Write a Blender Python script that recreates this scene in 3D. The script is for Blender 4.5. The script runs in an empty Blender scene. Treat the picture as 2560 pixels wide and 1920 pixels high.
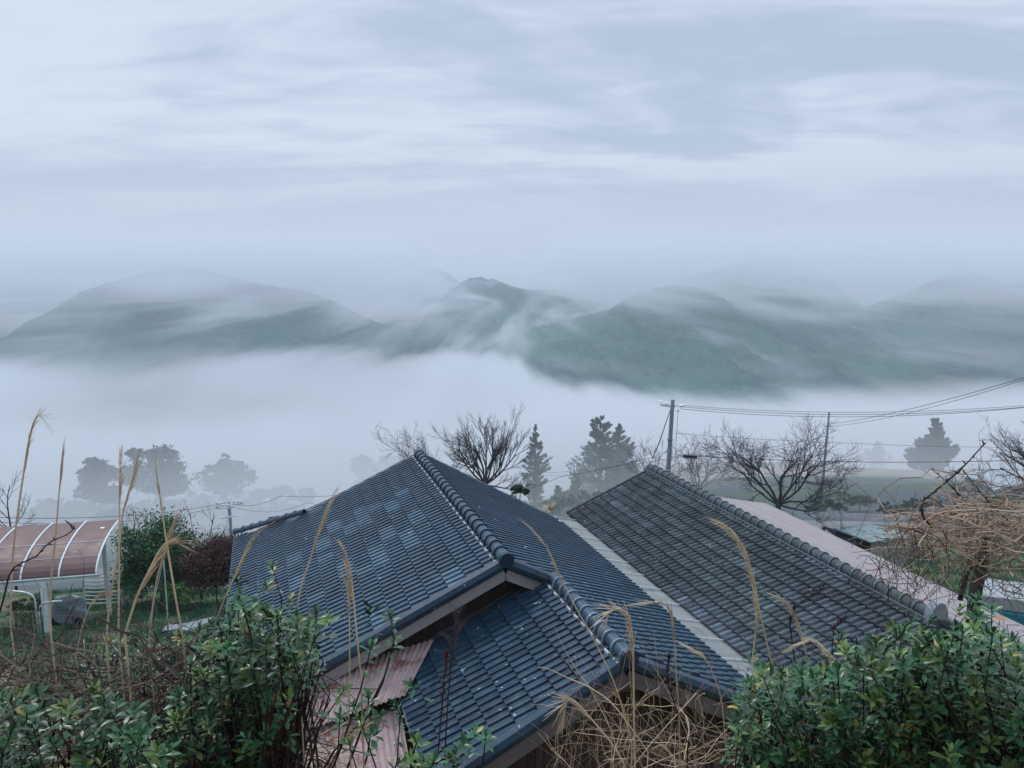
import bpy, bmesh, math, random
import numpy as np
from mathutils import Vector, Matrix, noise as mnoise
R=math.radians
scene=bpy.context.scene
# ---------------------------------------------------------------- camera
F=1950.0; PITCH=math.atan(300/1950.0)
cam=bpy.data.cameras.new('camera'); camo=bpy.data.objects.new('camera',cam)
scene.collection.objects.link(camo); scene.camera=camo
cam.sensor_width=36; cam.lens=36*F/2560; cam.clip_start=0.05; cam.clip_end=20000
camo.location=(0,0,0); camo.rotation_euler=(math.pi/2-PITCH,0,0)
# ---------------------------------------------------------------- world: overcast sky
SUN_EL,SUN_AZ=R(52),R(-38)
w=bpy.data.worlds.new('World'); scene.world=w; w.use_nodes=True
nt=w.node_tree; nt.nodes.clear()
def N(nt,t,**k):
    n=nt.nodes.new(t)
    for a,b in k.items(): setattr(n,a,b)
    return n
def LK(nt,a,b): nt.links.new(a,b)
def M(nt,op,a,b=None,c=None,clamp=False):
    n=nt.nodes.new('ShaderNodeMath'); n.operation=op; n.use_clamp=clamp
    for i,v in enumerate((a,b,c)):
        if v is None: continue
        if isinstance(v,(int,float)): n.inputs[i].default_value=v
        else: nt.links.new(v,n.inputs[i])
    return n.outputs[0]
def MR(nt,v,a,b,c=0.,d=1.,smooth=True):
    n=nt.nodes.new('ShaderNodeMapRange'); n.interpolation_type='SMOOTHSTEP' if smooth else 'LINEAR'
    nt.links.new(v,n.inputs[0])
    for i,x in enumerate((a,b,c,d)): n.inputs[i+1].default_value=x
    return n.outputs[0]
def MIX(nt,f,a,b,mode='MIX'):
    n=nt.nodes.new('ShaderNodeMix'); n.data_type='RGBA'; n.blend_type=mode
    for i,v in ((0,f),(6,a),(7,b)):
        if isinstance(v,(int,float)): n.inputs[i].default_value=v
        elif isinstance(v,tuple): n.inputs[i].default_value=(*v[:3],1)
        else: nt.links.new(v,n.inputs[i])
    return n.outputs[2]
def NOISE(nt,vec,scale,detail=4,rough=.5,dist=0.,out=0):
    n=nt.nodes.new('ShaderNodeTexNoise')
    n.inputs['Scale'].default_value=scale; n.inputs['Detail'].default_value=detail
    n.inputs['Roughness'].default_value=rough; n.inputs['Distortion'].default_value=dist
    if vec is not None: nt.links.new(vec,n.inputs['Vector'])
    return n.outputs[out]
def MAPV(nt,vec,loc=(0,0,0),rot=(0,0,0),sc=(1,1,1)):
    n=nt.nodes.new('ShaderNodeMapping'); nt.links.new(vec,n.inputs[0])
    n.inputs[1].default_value=loc; n.inputs[2].default_value=rot; n.inputs[3].default_value=sc
    return n.outputs[0]
def XYZ(nt,vec):
    n=nt.nodes.new('ShaderNodeSeparateXYZ'); nt.links.new(vec,n.inputs[0]); return n.outputs
def CXYZ(nt,x,y,z):
    n=nt.nodes.new('ShaderNodeCombineXYZ')
    for i,v in enumerate((x,y,z)):
        if isinstance(v,(int,float)): n.inputs[i].default_value=v
        else: nt.links.new(v,n.inputs[i])
    return n.outputs[0]
tc=N(nt,'ShaderNodeTexCoord'); sx,sy,sz=XYZ(nt,tc.outputs['Generated'])
sky=N(nt,'ShaderNodeTexSky'); sky.sky_type='NISHITA'; sky.sun_disc=False
sky.sun_elevation=SUN_EL; sky.sun_rotation=SUN_AZ
zz=M(nt,'ADD',M(nt,'MAXIMUM',sz,0.),.16)
deck=CXYZ(nt,M(nt,'DIVIDE',sx,zz),M(nt,'DIVIDE',sy,zz),0.)
deck=MAPV(nt,deck,loc=(3.1,1.7,0),rot=(0,0,R(9)),sc=(.50,.95,1))
n1=NOISE(nt,MAPV(nt,deck,loc=(1.3,.4,0)),1.05,6,.55,.7)
n2=NOISE(nt,MAPV(nt,deck,loc=(7,3,2)),4.2,5,.55,.9)
cl=M(nt,'ADD',M(nt,'MULTIPLY',n1,.74),M(nt,'MULTIPLY',n2,.26))
cl=MR(nt,cl,.40,.60)
lowc=MIX(nt,cl,(.475,.57,.715),(.675,.77,.905))
hzf=MR(nt,sz,.02,.17)                      # the deck melts into mist towards the horizon
col=MIX(nt,hzf,(.54,.61,.765),lowc)
up=M(nt,'ADD',1.,M(nt,'MULTIPLY',MR(nt,sz,.30,.95),1.15))
colz=N(nt,'ShaderNodeVectorMath',operation='SCALE'); LK(nt,col,colz.inputs[0]); LK(nt,up,colz.inputs['Scale'])
skys=N(nt,'ShaderNodeVectorMath',operation='SCALE'); LK(nt,sky.outputs[0],skys.inputs[0]); skys.inputs['Scale'].default_value=.1
fin=MIX(nt,.93,skys.outputs[0],colz.outputs[0])
bg=N(nt,'ShaderNodeBackground'); LK(nt,fin,bg.inputs[0]); bg.inputs[1].default_value=1.
wo=N(nt,'ShaderNodeOutputWorld'); LK(nt,bg.outputs[0],wo.inputs[0])
# ---------------------------------------------------------------- sun (veiled)
sl=bpy.data.lights.new('sun','SUN'); sl.energy=1.5; sl.angle=R(14); sl.color=(1,.96,.9)
so=bpy.data.objects.new('sun',sl); scene.collection.objects.link(so)
sd=Vector((math.sin(SUN_AZ)*math.cos(SUN_EL),math.cos(SUN_AZ)*math.cos(SUN_EL),math.sin(SUN_EL)))
so.rotation_euler=sd.to_track_quat('Z','Y').to_euler(); so.location=(0,0,200)
# ---------------------------------------------------------------- exposure / render
vs=scene.view_settings; vs.view_transform='Standard'; vs.look='None'; vs.exposure=0; vs.gamma=1
scene.render.engine='CYCLES'
cy=scene.cycles
cy.use_denoising=True; cy.denoiser='OPENIMAGEDENOISE'
cy.max_bounces=5; cy.diffuse_bounces=2; cy.glossy_bounces=2; cy.transmission_bounces=2
cy.volume_bounces=2; cy.transparent_max_bounces=12; cy.caustics_reflective=False; cy.caustics_refractive=False
cy.volume_step_rate=1.; cy.volume_max_steps=160
cy.sample_clamp_indirect=4
scene.render.use_persistent_data=False
# ---------------------------------------------------------------- helpers
COL=scene.collection
rnd=random.Random(7)
def ray(u,v):
    a=(u-1280)/F; b=-(v-960)/F; c,s=math.cos(PITCH),math.sin(PITCH)
    return Vector((a,c+b*s,-s+b*c))
def aty(u,v,y):
    r=ray(u,v); return r*(y/r.y)
def atz(u,v,z):
    r=ray(u,v); return r*(z/r.z)
def mesh_np(name,V,Fc,mat=None,smooth=True,parent=None,attr=None):
    me=bpy.data.meshes.new(name); V=np.asarray(V,dtype=np.float64)
    if isinstance(Fc,np.ndarray):
        n=len(Fc); k=Fc.shape[1]
        me.vertices.add(len(V)); me.vertices.foreach_set('co',V.ravel())
        me.loops.add(n*k); me.polygons.add(n)
        me.loops.foreach_set('vertex_index',Fc.astype(np.int32).ravel())
        me.polygons.foreach_set('loop_start',np.arange(0,n*k,k,dtype=np.int32))
        me.update(calc_edges=True)
    else:
        me.from_pydata([tuple(v) for v in V],[],[tuple(f) for f in Fc])
    if smooth: me.polygons.foreach_set('use_smooth',[True]*len(me.polygons))
    if attr is not None:
        a=me.color_attributes.new('tint','FLOAT_COLOR','POINT')
        c=np.ones((len(V),4)); c[:,:3]=np.asarray(attr).reshape(len(V),-1); a.data.foreach_set('color',c.ravel())
    o=bpy.data.objects.new(name,me); COL.objects.link(o)
    if mat is not None: me.materials.append(mat)
    if parent is not None: o.parent=parent
    return o
def tag(o,label=None,cat=None,group=None,kind=None):
    if label: o['label']=label
    if cat: o['category']=cat
    if group: o['group']=group
    if kind: o['kind']=kind
    return o
def thing(name,label,cat,group=None,loc=(0,0,0)):
    o=bpy.data.objects.new(name,None); COL.objects.link(o); o.location=loc; o.empty_display_size=.2
    return tag(o,label,cat,group)
def bsdf(name,rough=.8,spec=.3):
    m=bpy.data.materials.new(name); m.use_nodes=True; t=m.node_tree; b=t.nodes['Principled BSDF']
    b.inputs['Roughness'].default_value=rough; b.inputs['Specular IOR Level'].default_value=spec
    return m,t,b
def vnoise(x,y,seed=0):
    """smooth value noise, vectorised"""
    xi=np.floor(x).astype(np.int64); yi=np.floor(y).astype(np.int64); fx=x-xi; fy=y-yi
    fx=fx*fx*(3-2*fx); fy=fy*fy*(3-2*fy)
    def h(a,b):
        n=(a*374761393+b*668265263+seed*1442695041)&0xffffffff
        n=((n^(n>>13))*1274126177)&0xffffffff
        return ((n^(n>>16))&0xffff)/65535.
    return (h(xi,yi)*(1-fx)+h(xi+1,yi)*fx)*(1-fy)+(h(xi,yi+1)*(1-fx)+h(xi+1,yi+1)*fx)*fy
def fbm(x,y,o=4,seed=0):
    s=0;a=.5
    for i in range(o): s=s+a*vnoise(x*2**i+i*17.3,y*2**i-i*9.1,seed+i); a*=.5
    return s
def canopy(x,y,cell,seed=0):
    """rounded tree-crown bumps, 0..1 (distance to jittered points)"""
    xi=np.floor(x/cell).astype(np.int64); yi=np.floor(y/cell).astype(np.int64); best=np.zeros_like(x)
    def h(a,b,k):
        n=(a*374761393+b*668265263+(seed+k)*1442695041)&0xffffffff
        n=((n^(n>>13))*1274126177)&0xffffffff
        return ((n^(n>>16))&0xffff)/65535.
    for dx in(-1,0,1):
        for dy in(-1,0,1):
            a=xi+dx;b=yi+dy
            px=(a+.2+.6*h(a,b,1))*cell; py=(b+.2+.6*h(a,b,2))*cell; s=.55+.45*h(a,b,3)
            d=np.hypot(x-px,y-py)/(cell*.75)
            best=np.maximum(best,s*np.sqrt(np.clip(1-d*d,0,1)))
    return best
# ---------------------------------------------------------------- ground
GP=[(-30,20),(-3,.6),(-1.2,-1.55),(0.4,-1.75),(1.6,-2.3),(3.2,-3.4),(5.5,-6.2),(8,-9.2),(9,-9.5),(20,-9.6),(24,-12.0),(30,-13.2),(45,-20),(60,-26),(100,-36),(140,-47),(250,-78),(430,-108),(600,-112),(9000,-116)]  # unseen slope behind the camera is raised to block light from behind
GP2=[(30,0),(45,4.0),(70,8),(100,9),(140,9),(250,4),(430,0)]
def G(x,y):
    y=np.asarray(y,float); x=np.asarray(x,float)
    g=np.interp(y,[p[0] for p in GP],[p[1] for p in GP])
    g=g+np.interp(y,[p[0] for p in GP2],[p[1] for p in GP2])*np.clip((x/np.maximum(y,1)+.04)/.2,0,1)
    near=np.clip((y-9)/6,0,1)*np.clip((60-y)/25,0,1)
    left=np.clip((-x-4.8)/4,0,1)*near; g=g+left*np.clip((24-y)/10,0,1)*-2.2
    w_=np.clip((y-30)/60,0,1)
    g=g+w_*(fbm(x/40,y/40,3,5)-.45)*7*np.clip((900-y)/300,.05,1)
    g=g+.25*(fbm(x/1.6,y/1.6,3,9)-.45)
    return g
def g1(x,y): return float(G(np.array([x]),np.array([y]))[0])
def make_ground():
    ys=np.concatenate([np.linspace(-30,0,12),np.linspace(.3,12,60),np.linspace(12.3,45,120),np.linspace(46,200,110),np.linspace(205,900,90),np.geomspace(930,12000,30)])
    tx=np.linspace(-1,1,321); tx=np.sign(tx)*np.abs(tx)**1.3
    Xs=[];Ys=[]
    for y in ys:
        half=max(14,14+abs(y)*1.1); Xs.append(tx*half); Ys.append(np.full(len(tx),y))
    X=np.array(Xs);Y=np.array(Ys); Z=G(X,Y)
    n,m=X.shape; idx=np.arange(n*m).reshape(n,m)
    Fc=np.stack([idx[:-1,:-1],idx[:-1,1:],idx[1:,1:],idx[1:,:-1]],-1).reshape(-1,4)
    mt,t,b=bsdf('ground_mat',.95,.1)
    g=N(t,'ShaderNodeNewGeometry'); P=g.outputs['Position']; px,py,pz=XYZ(t,P)
    a=NOISE(t,P,.9,6,.65); f=NOISE(t,P,9,5,.7)
    grass=MIX(t,MR(t,f,.35,.65),(.025,.075,.035),(.05,.13,.05))
    dry=MIX(t,MR(t,f,.3,.7),(.10,.085,.06),(.23,.19,.13))
    c=MIX(t,MR(t,a,.40,.56),dry,grass)
    litter=MIX(t,MR(t,NOISE(t,MAPV(t,P,rot=(.5,.3,.8),sc=(3,14,3)),3,4,.7),.4,.62),(.05,.035,.025),(.30,.22,.15))
    c=MIX(t,MR(t,py,7.5,5.5),c,litter)
    farm=NOISE(t,MAPV(t,P,rot=(0,0,.12),sc=(.012,.085,.05)),1.3,4,.6)
    fld=MIX(t,MR(t,farm,.40,.47),(.045,.085,.05),(.05,.066,.075)); fld=MIX(t,MR(t,farm,.52,.57),fld,(.17,.14,.115)); fld=MIX(t,MR(t,NOISE(t,P,1.6,4,.7),.35,.7,0.,.5),fld,(.03,.05,.035))
    fld=MIX(t,MR(t,NOISE(t,P,.012,3,.5),.45,.55),fld,(.045,.085,.045))
    pw=M(t,'ADD',py,M(t,'MULTIPLY',NOISE(t,P,.05,3,.5),8.))
    row=MR(t,NOISE(t,MAPV(t,P,rot=(0,0,.25),sc=(.25,2.2,1)),1.,3,.6),.4,.6)
    band=M(t,'MULTIPLY',MR(t,pw,44,45.5),MR(t,pw,68,66))
    fld=MIX(t,M(t,'MULTIPLY',band,MR(t,px,4,8)),fld,MIX(t,row,(.035,.05,.062),(.075,.10,.115)))
    tan=M(t,'MULTIPLY',M(t,'MULTIPLY',MR(t,pw,88,92),MR(t,pw,128,120)),MR(t,px,14,20))
    fld=MIX(t,tan,fld,(.22,.18,.155))
    c=MIX(t,MR(t,py,38,50),c,fld)
    LK(t,c,b.inputs['Base Color'])
    bp=N(t,'ShaderNodeBump'); bp.inputs['Strength'].default_value=.5; bp.inputs['Distance'].default_value=.05; LK(t,f,bp.inputs['Height']); LK(t,bp.outputs[0],b.inputs['Normal'])
    tag(mesh_np('ground',np.stack([X,Y,Z],-1).reshape(-1,3),Fc,mt),kind='structure')
make_ground()
# ---------------------------------------------------------------- hills
def hill_mat(name,c1,c2):
    m,t,b=bsdf(name,1.,.0); P=N(t,'ShaderNodeNewGeometry').outputs['Position']
    f=NOISE(t,P,.11,4,.75); g=NOISE(t,P,.008,3,.55)
    c=MIX(t,MR(t,M(t,'ADD',M(t,'MULTIPLY',f,.5),M(t,'MULTIPLY',g,.5)),.41,.58),c1,c2)
    LK(t,c,b.inputs['Base Color']); return m
HM=hill_mat('hill_forest',(.004,.036,.050),(.030,.100,.100))
HM2=hill_mat('hill_forest_green',(.006,.045,.050),(.042,.125,.100))
def hill(label,pts,Y0,front,back,base=-116,mat=None,step=3.0,skew=0.,cell=8.,bump=6.,seed=1,spur=44.,yshift=0.):
    """pts: (u,v) of the crest; crest stands at depth Y0 (+skew along x)"""
    W=[aty(u,v,Y0) for u,v in pts]; xs=np.array([p.x for p in W]); zs=np.array([p.z for p in W])
    gx=np.arange(xs[0],xs[-1],step); gy=np.concatenate([np.arange(-front,back*.35,step),np.arange(back*.35,back,step*4)])
    X,T=np.meshgrid(gx,gy); 
    cr=np.interp(X,xs,zs); k=max(3,int(12/step)); ker=np.hanning(2*k+1); ker/=ker.sum()
    crow=np.convolve(np.pad(np.interp(gx,xs,zs),k,mode='edge'),ker,'valid'); cr=np.tile(crow,(len(gy),1))
    q=np.where(T<0,-T/front,T/back)
    q=q+ .22*(fbm(X/95,T/160,3,seed)-.45)*np.clip(q*3,0,1)
    prof=np.clip(1-q,0,1)**1.15
    Z=base+(cr-base)*prof
    sp=np.abs(fbm(X/70+T/260,T/230,3,seed+3)-.46)*2
    Z=Z-spur*sp*np.clip(q*4,0,1)*np.clip((1-q)*2,0,1)
    Z=Z+bump*(canopy(X,T,cell,seed)-.4)*np.clip(prof*6,0,1)
    Y=Y0+T+skew*(X-xs.mean())
    n,m=X.shape; idx=np.arange(n*m).reshape(n,m)
    Fc=np.stack([idx[:-1,:-1],idx[:-1,1:],idx[1:,1:],idx[1:,:-1]],-1).reshape(-1,4)
    return tag(mesh_np('hill',np.stack([X,Y,Z],-1).reshape(-1,3),Fc,mat or HM),label,kind='structure')
hill('wide wooded hill across the valley, left',[(-420,1000),(-200,930),(-60,905),(0,872),(60,832),(150,765),(215,728),(300,700),(400,672),(480,668),(600,700),(700,722),(770,730),(830,755),(900,796),(960,822),(1010,850),(1060,885),(1120,960)],1000,330,420,seed=11)
hill('blue peaked hill in the middle distance',[(960,930),(1030,850),(1050,812),(1090,762),(1130,722),(1165,700),(1190,694),(1235,700),(1290,722),(1330,728),(1390,722),(1420,727),(1470,750),(1530,762),(1600,790),(1700,860)],1350,380,450,base=-116,step=4.,cell=10,bump=6,seed=23)
hill('broad green hill filling the right of the valley',[(1100,960),(1160,905),(1230,865),(1330,822),(1430,800),(1500,782),(1540,768),(1580,742),(1640,722),(1680,714),(1740,720),(1800,745),(1860,785),(1930,830),(2000,875),(2080,930),(2140,970)],880,400,380,seed=37,mat=HM2,spur=55)
hill('higher cloudy ridge standing behind the broad green hill',[(1480,940),(1560,800),(1640,730),(1730,690),(1820,668),(1900,652),(1960,646),(2030,665),(2080,705),(2130,770),(2190,830),(2260,900),(2330,950)],1120,380,420,seed=41,step=4.,mat=HM2,spur=55)
hill('wooded hill with shreds of cloud at the right edge',[(1950,960),(2020,880),(2100,815),(2180,770),(2240,745),(2300,722),(2360,690),(2410,670),(2460,680),(2500,712),(2560,700),(2680,670),(2850,720),(3050,860),(3200,960)],1050,400,420,seed=51,spur=50)
hill('distant ridge behind the left hill',[(560,800),(700,730),(800,690),(900,672),(1000,676),(1080,668),(1130,690),(1180,740),(1260,820),(1300,900)],2600,600,600,step=10,cell=20,bump=9,seed=61,spur=60)
hill('small distant hilltop left of the far ridge gap',[(1290,800),(1320,712),(1345,702),(1380,708),(1420,722),(1445,716),(1475,722),(1500,742),(1560,800)],3000,500,600,step=10,cell=22,bump=9,seed=67,spur=50)
hill('faint hill at the far left edge',[(-500,900),(-300,740),(-100,690),(0,694),(60,700),(120,760),(180,840),(240,930)],1900,450,500,step=7,cell=14,bump=7,seed=71,spur=40)
hill('faint far ridge behind the right hills',[(1980,900),(2040,740),(2100,700),(2180,690),(2260,700),(2340,760),(2400,880)],2200,500,500,step=8,cell=16,bump=7,seed=77,spur=40)
# ---------------------------------------------------------------- mesh builder
class MB:
    def __init__(s): s.V=[];s.F=[];s.T=[]
    def add(s,V,Fc,t=(1,1,1)):
        b=len(s.V); s.V+= [tuple(v) for v in V]; s.F+=[tuple(i+b for i in f) for f in Fc]
        s.T+= [tuple(t)]*len(V)
    def quad(s,a,b,c,d,t=(1,1,1)): s.add([a,b,c,d],[(0,1,2,3)],t)
    def box(s,c,ax,ay,az,t=(1,1,1)):
        c=Vector(c);V=[c+ax*i+ay*j+az*k for i in(-1,1) for j in(-1,1) for k in(-1,1)]
        s.add(V,[(0,1,3,2),(4,6,7,5),(0,4,5,1),(2,3,7,6),(0,2,6,4),(1,5,7,3)],t)
    def bar(s,a,b,w,h,up=Vector((0,0,1)),t=(1,1,1)):
        a=Vector(a);b=Vector(b);d=(b-a); sd=d.cross(up).normalized()*w/2; u=sd.cross(d).normalized()*h/2
        V=[a-sd-u,a+sd-u,a+sd+u,a-sd+u,b-sd-u,b+sd-u,b+sd+u,b-sd+u]
        s.add(V,[(0,1,2,3),(7,6,5,4),(0,4,5,1),(1,5,6,2),(2,6,7,3),(3,7,4,0)],t)
    def tube(s,pts,rad,n=5,t=(1,1,1),cap=True,t2=None):
        pts=[Vector(p) for p in pts]; k=len(pts)
        if k<2: return
        if not hasattr(rad,'__len__'): rad=[rad]*k
        b=len(s.V); ref=None
        for i,p in enumerate(pts):
            d=(pts[min(i+1,k-1)]-pts[max(i-1,0)])
            if d.length<1e-9: d=Vector((0,0,1))
            d.normalize()
            if ref is None or abs(ref.dot(d))>.95:
                ref=Vector((0,0,1)) if abs(d.z)<.9 else Vector((1,0,0))
            x=ref.cross(d).normalized(); y=d.cross(x); ref=y.cross(d)*0+ref
            for j in range(n):
                a=2*math.pi*j/n; s.V.append(tuple(p+(x*math.cos(a)+y*math.sin(a))*rad[i]))
                if t2 is None: s.T.append(tuple(t))
                else:
                    q=i/(k-1); s.T.append(tuple(t[c]*(1-q)+t2[c]*q for c in range(3)))
        for i in range(k-1):
            for j in range(n):
                a=b+i*n+j; c=b+i*n+(j+1)%n; s.F.append((a,c,c+n,a+n))
        if cap: s.F.append(tuple(b+j for j in range(n))[::-1]); s.F.append(tuple(b+(k-1)*n+j for j in range(n)))
    def build(s,name,mat,parent=None,smooth=False):
        if not s.V: s.V=[(0,0,0)]*3; s.F=[(0,1,2)]; s.T=[(1,1,1)]*3
        return mesh_np(name,s.V,s.F,mat,smooth,parent,np.array(s.T))
# ---------------------------------------------------------------- materials
def tintmat(name,base,rough=.7,spec=.3,var=.25,scale=6.,bump=0.,bscale=40.,metal=0.,fleck=None,sc=(1,1,1),grime=None):
    """base colour x per-thing tint x procedural mottling"""
    m,t,b=bsdf(name,rough,spec); b.inputs['Metallic'].default_value=metal
    at=N(t,'ShaderNodeAttribute',attribute_name='tint'); P=N(t,'ShaderNodeNewGeometry').outputs['Position']
    n=NOISE(t,MAPV(t,P,sc=sc),scale,6,.65)
    k=MR(t,n,.25,.75,1-var,1+var,False)
    c=MIX(t,1.,base,at.outputs['Color'],'MULTIPLY')
    v=N(t,'ShaderNodeVectorMath',operation='SCALE'); LK(t,c,v.inputs[0]); LK(t,k,v.inputs['Scale']); c=v.outputs[0]
    if grime: c=MIX(t,MR(t,NOISE(t,MAPV(t,P,loc=(5,5,5)),grime[1],5,.7),grime[2],grime[2]+.12),c,grime[0])
    if fleck: c=MIX(t,MR(t,NOISE(t,P,fleck[1],2,.5),fleck[2],fleck[2]+.03),c,fleck[0])
    LK(t,c,b.inputs['Base Color'])
    rr=MR(t,n,.3,.7,rough-.12,rough+.12,False); LK(t,rr,b.inputs['Roughness'])
    if bump:
        bp=N(t,'ShaderNodeBump'); bp.inputs['Strength'].default_value=bump; bp.inputs['Distance'].default_value=.01
        LK(t,NOISE(t,P,bscale,4,.6),bp.inputs['Height']); LK(t,bp.outputs[0],b.inputs['Normal'])
    return m
M_TILE=tintmat('dark_glazed_tile',(.022,.054,.088),.40,.5,.28,5,bump=.15,fleck=((.36,.46,.50),11.,.715),grime=((.055,.10,.125),1.9,.60))
M_TILE2=tintmat('weathered_cement_tile',(.046,.062,.076),.68,.4,.55,9,bump=.5,bscale=60,fleck=((.30,.34,.35),16.,.70),grime=((.13,.155,.175),3.2,.60))
M_MORTAR=tintmat('pale_mortar',(.42,.47,.50),.85,.2,.3,14)
M_FASCIA=tintmat('painted_bargeboard',(.30,.29,.29),.6,.3,.08,3)
M_FASCIA2=tintmat('brown_bargeboard',(.13,.115,.12),.6,.3,.12,3)
M_WOOD=tintmat('brown_board_cladding',(.055,.038,.034),.75,.25,.45,3,sc=(14,14,.6),bump=.4)
M_WALL=tintmat('plaster_wall',(.22,.21,.20),.9,.2,.2,2)
M_GUT=tintmat('dark_gutter',(.05,.055,.065),.5,.4,.2,3)
M_AWN=tintmat('clouded_corrugated_plastic',(.26,.285,.28),.5,.4,.12,2.,grime=((.15,.17,.16),1.1,.55))
M_ALU=tintmat('aluminium',(.50,.55,.58),.4,.5,.12,3,metal=.3)
M_WHITE=tintmat('white_painted_metal',(.66,.72,.76),.45,.4,.10,2)
M_RUST=tintmat('rusted_corrugated_iron',(.36,.27,.27),.6,.35,.3,1.6,sc=(3,3,3),grime=((.20,.095,.075),2.6,.52),fleck=((.5,.5,.48),7.,.72))
M_PINK=tintmat('faded_pink_metal_roof',(.285,.25,.26),.6,.35,.10,2,sc=(1,1,1),grime=((.34,.31,.31),.7,.55))
M_TEAL=tintmat('teal_painted_roof',(.20,.28,.29),.7,.35,.2,3,grime=((.06,.07,.06),2.6,.50))
M_SIDING=tintmat('grey_siding',(.27,.29,.26),.8,.2,.2,2,grime=((.12,.14,.10),1.2,.58))
M_DARK=tintmat('dark_opening',(.02,.024,.03),.9,.1,.2,3)
# ---------------------------------------------------------------- houses
SV=Vector((math.cos(math.atan(-625/(F/math.cos(PITCH)))),-math.sin(math.atan(-625/(F/math.cos(PITCH)))),0))
EV=Vector((-SV.y,SV.x,0)); ZV=Vector((0,0,1))
RO=atz(1262,1400,-4.4)
def L(s,e,z): return RO+SV*s+EV*e+ZV*z
trnd=random.Random(5)
def prof_saw(t):           # two flat-topped ribs with a hard near edge
    t=(t*2)%1.0
    return 0.0 if t<.10 else (.030-.022*max(0,(t-.12)/.88)**1.3)
def prof_wave(t): return .044*((lambda q:(math.sin(math.pi/2*q/.24) if q<.24 else .5+.5*math.cos(math.pi*(q-.24)/.76)))((t*2)%1.0) if t<1 else 0)
def tiles(mb,start,along,down,up,rng,te,prof,nx,step=.03,tw=.27,tintf=None,rows=None,flip=False,jit=.0015,ribv=(.92,1.08)):
    """start: point on the ridge line at along=0; rng(row)->(a0,a1); down unit vector on the slope"""
    ks=[0,1]
    if prof is prof_saw: ks=[0,.04,.055,.2,.35,.49,.5,.54,.555,.7,.85,.995]
    if prof is prof_wave: ks=[0,.06,.12,.2,.3,.4,.49,.56,.62,.7,.8,.9,.995]
    for r in range(rows):
        a0,a1=rng(r); i0=math.ceil(a0/tw-.35); i1=int(a1/tw+.35)
        for i in range(i0,i1):
            j=trnd.uniform(-jit,jit); j2=trnd.uniform(-jit,jit)*2
            tn=tintf(r,i) if tintf else (1,1,1)
            V=[];fa=trnd.uniform(*ribv);fb=trnd.uniform(*ribv)
            for q,(d,off) in enumerate(((r*te-.005,.002),((r+1)*te+.012+j2,step+j),((r+1)*te+.013+j2,0.0))):
                for k in ks:
                    kk=(1-k) if flip else k
                    V.append(start+along*((i+kk)*tw)+down*d+up*(off+(prof(k) if q<2 else prof(k)-.012)))
            n=len(ks); Fc=[]
            for q in range(2):
                for k in range(n-1):
                    f=(q*n+k,q*n+k+1,(q+1)*n+k+1,(q+1)*n+k); Fc.append(f if flip else f[::-1])
            b0=len(mb.V); mb.add(V,Fc,tn)
            for q in range(3):
                for k in range(n):
                    g=fa if ks[k]<.5 else fb; mb.T[b0+q*n+k]=(tn[0]*g,tn[1]*g,tn[2]*g)
def ridge(mb,mm,a,b,n,r=.105,collar=True,ct=(1,1,1),endcap=True,mort=True,flare=.022,sk=None):
    """row of overlapping half-round cap tiles from a (near) to b (far)"""
    a=Vector(a);b=Vector(b);d=(b-a)/n; dn=d.normalized(); sd=dn.cross(ZV).normalized(); up=sd.cross(dn)
    na=12
    for i in range(n):
        st=[(0,r+flare),(.12,r+flare*.95),(.16,r+.002),(1.06,r-.004)] if collar else [(0,r+flare*.6),(1.06,r-.006)]
        tn=trnd.uniform(.85,1.15); V=[];Fc=[];T=[]
        for q,rr in st:
            for k in range(na+1):
                an=math.radians(-25+230*k/na); V.append(a+d*(i+q)+sd*math.cos(an)*rr+up*(math.sin(an)*rr+.03))
        m=na+1
        for q in range(len(st)-1):
            for k in range(na): Fc.append((q*m+k,q*m+k+1,(q+1)*m+k+1,(q+1)*m+k))
        Fc.append(tuple(range(m)))
        b0=len(mb.V); mb.add(V,Fc,(tn,tn,tn))
        if collar and ct!=(1,1,1):
            for q in range(m): mb.T[b0+q]=ct; mb.T[b0+m+q]=ct
        # mortar crescents either side
        if mort:
            for sg in(-1,1):
                c=a+d*(i+.5)+sd*sg*(r+.045)+up*(-.035)
                for hh,tt in((-.25,trnd.choice((1,1,.8))),(.25,.16)): mm.box(c+d*hh,dn*(d.length*.252),sd*.012,up*.022,(tt,tt,tt))
    if mort:
        for sg in(-1,1):
            mb.bar(a+sd*sg*(r+.03)+up*-.045,b+sd*sg*(r+.03)+up*-.045,.05,.035,t=(.8,.8,.8))
def verge(mb,a,b,n,r=.07,t=(1,1,1)):
    """rounded verge tiles down a rake"""
    a=Vector(a);b=Vector(b);d=(b-a)/n;dn=d.normalized();sd=dn.cross(ZV).normalized();up=sd.cross(dn)
    if up.z<0: up=-up
    for i in range(n):
        V=[];Fc=[];na=8;q=trnd.uniform(.86,1.14)
        for f,rr in((0,r),(1.05,r+.008)):
            for k in range(na+1):
                an=math.radians(-90+270*k/na) if False else math.radians(360*k/na)
                V.append(a+d*(i+f)+sd*math.cos(an)*rr+up*math.sin(an)*rr*1.1)
        m=na+1
        for k in range(na): Fc.append((k,k+1,m+k+1,m+k))
        Fc.append(tuple(range(na))); Fc.append(tuple(m+k for k in range(na))[::-1])
        mb.add(V,Fc,(t[0]*q,t[1]*q,t[2]*q))
def slope_vec(sg,p): v=(SV*sg-ZV*p); return v.normalized()
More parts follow.
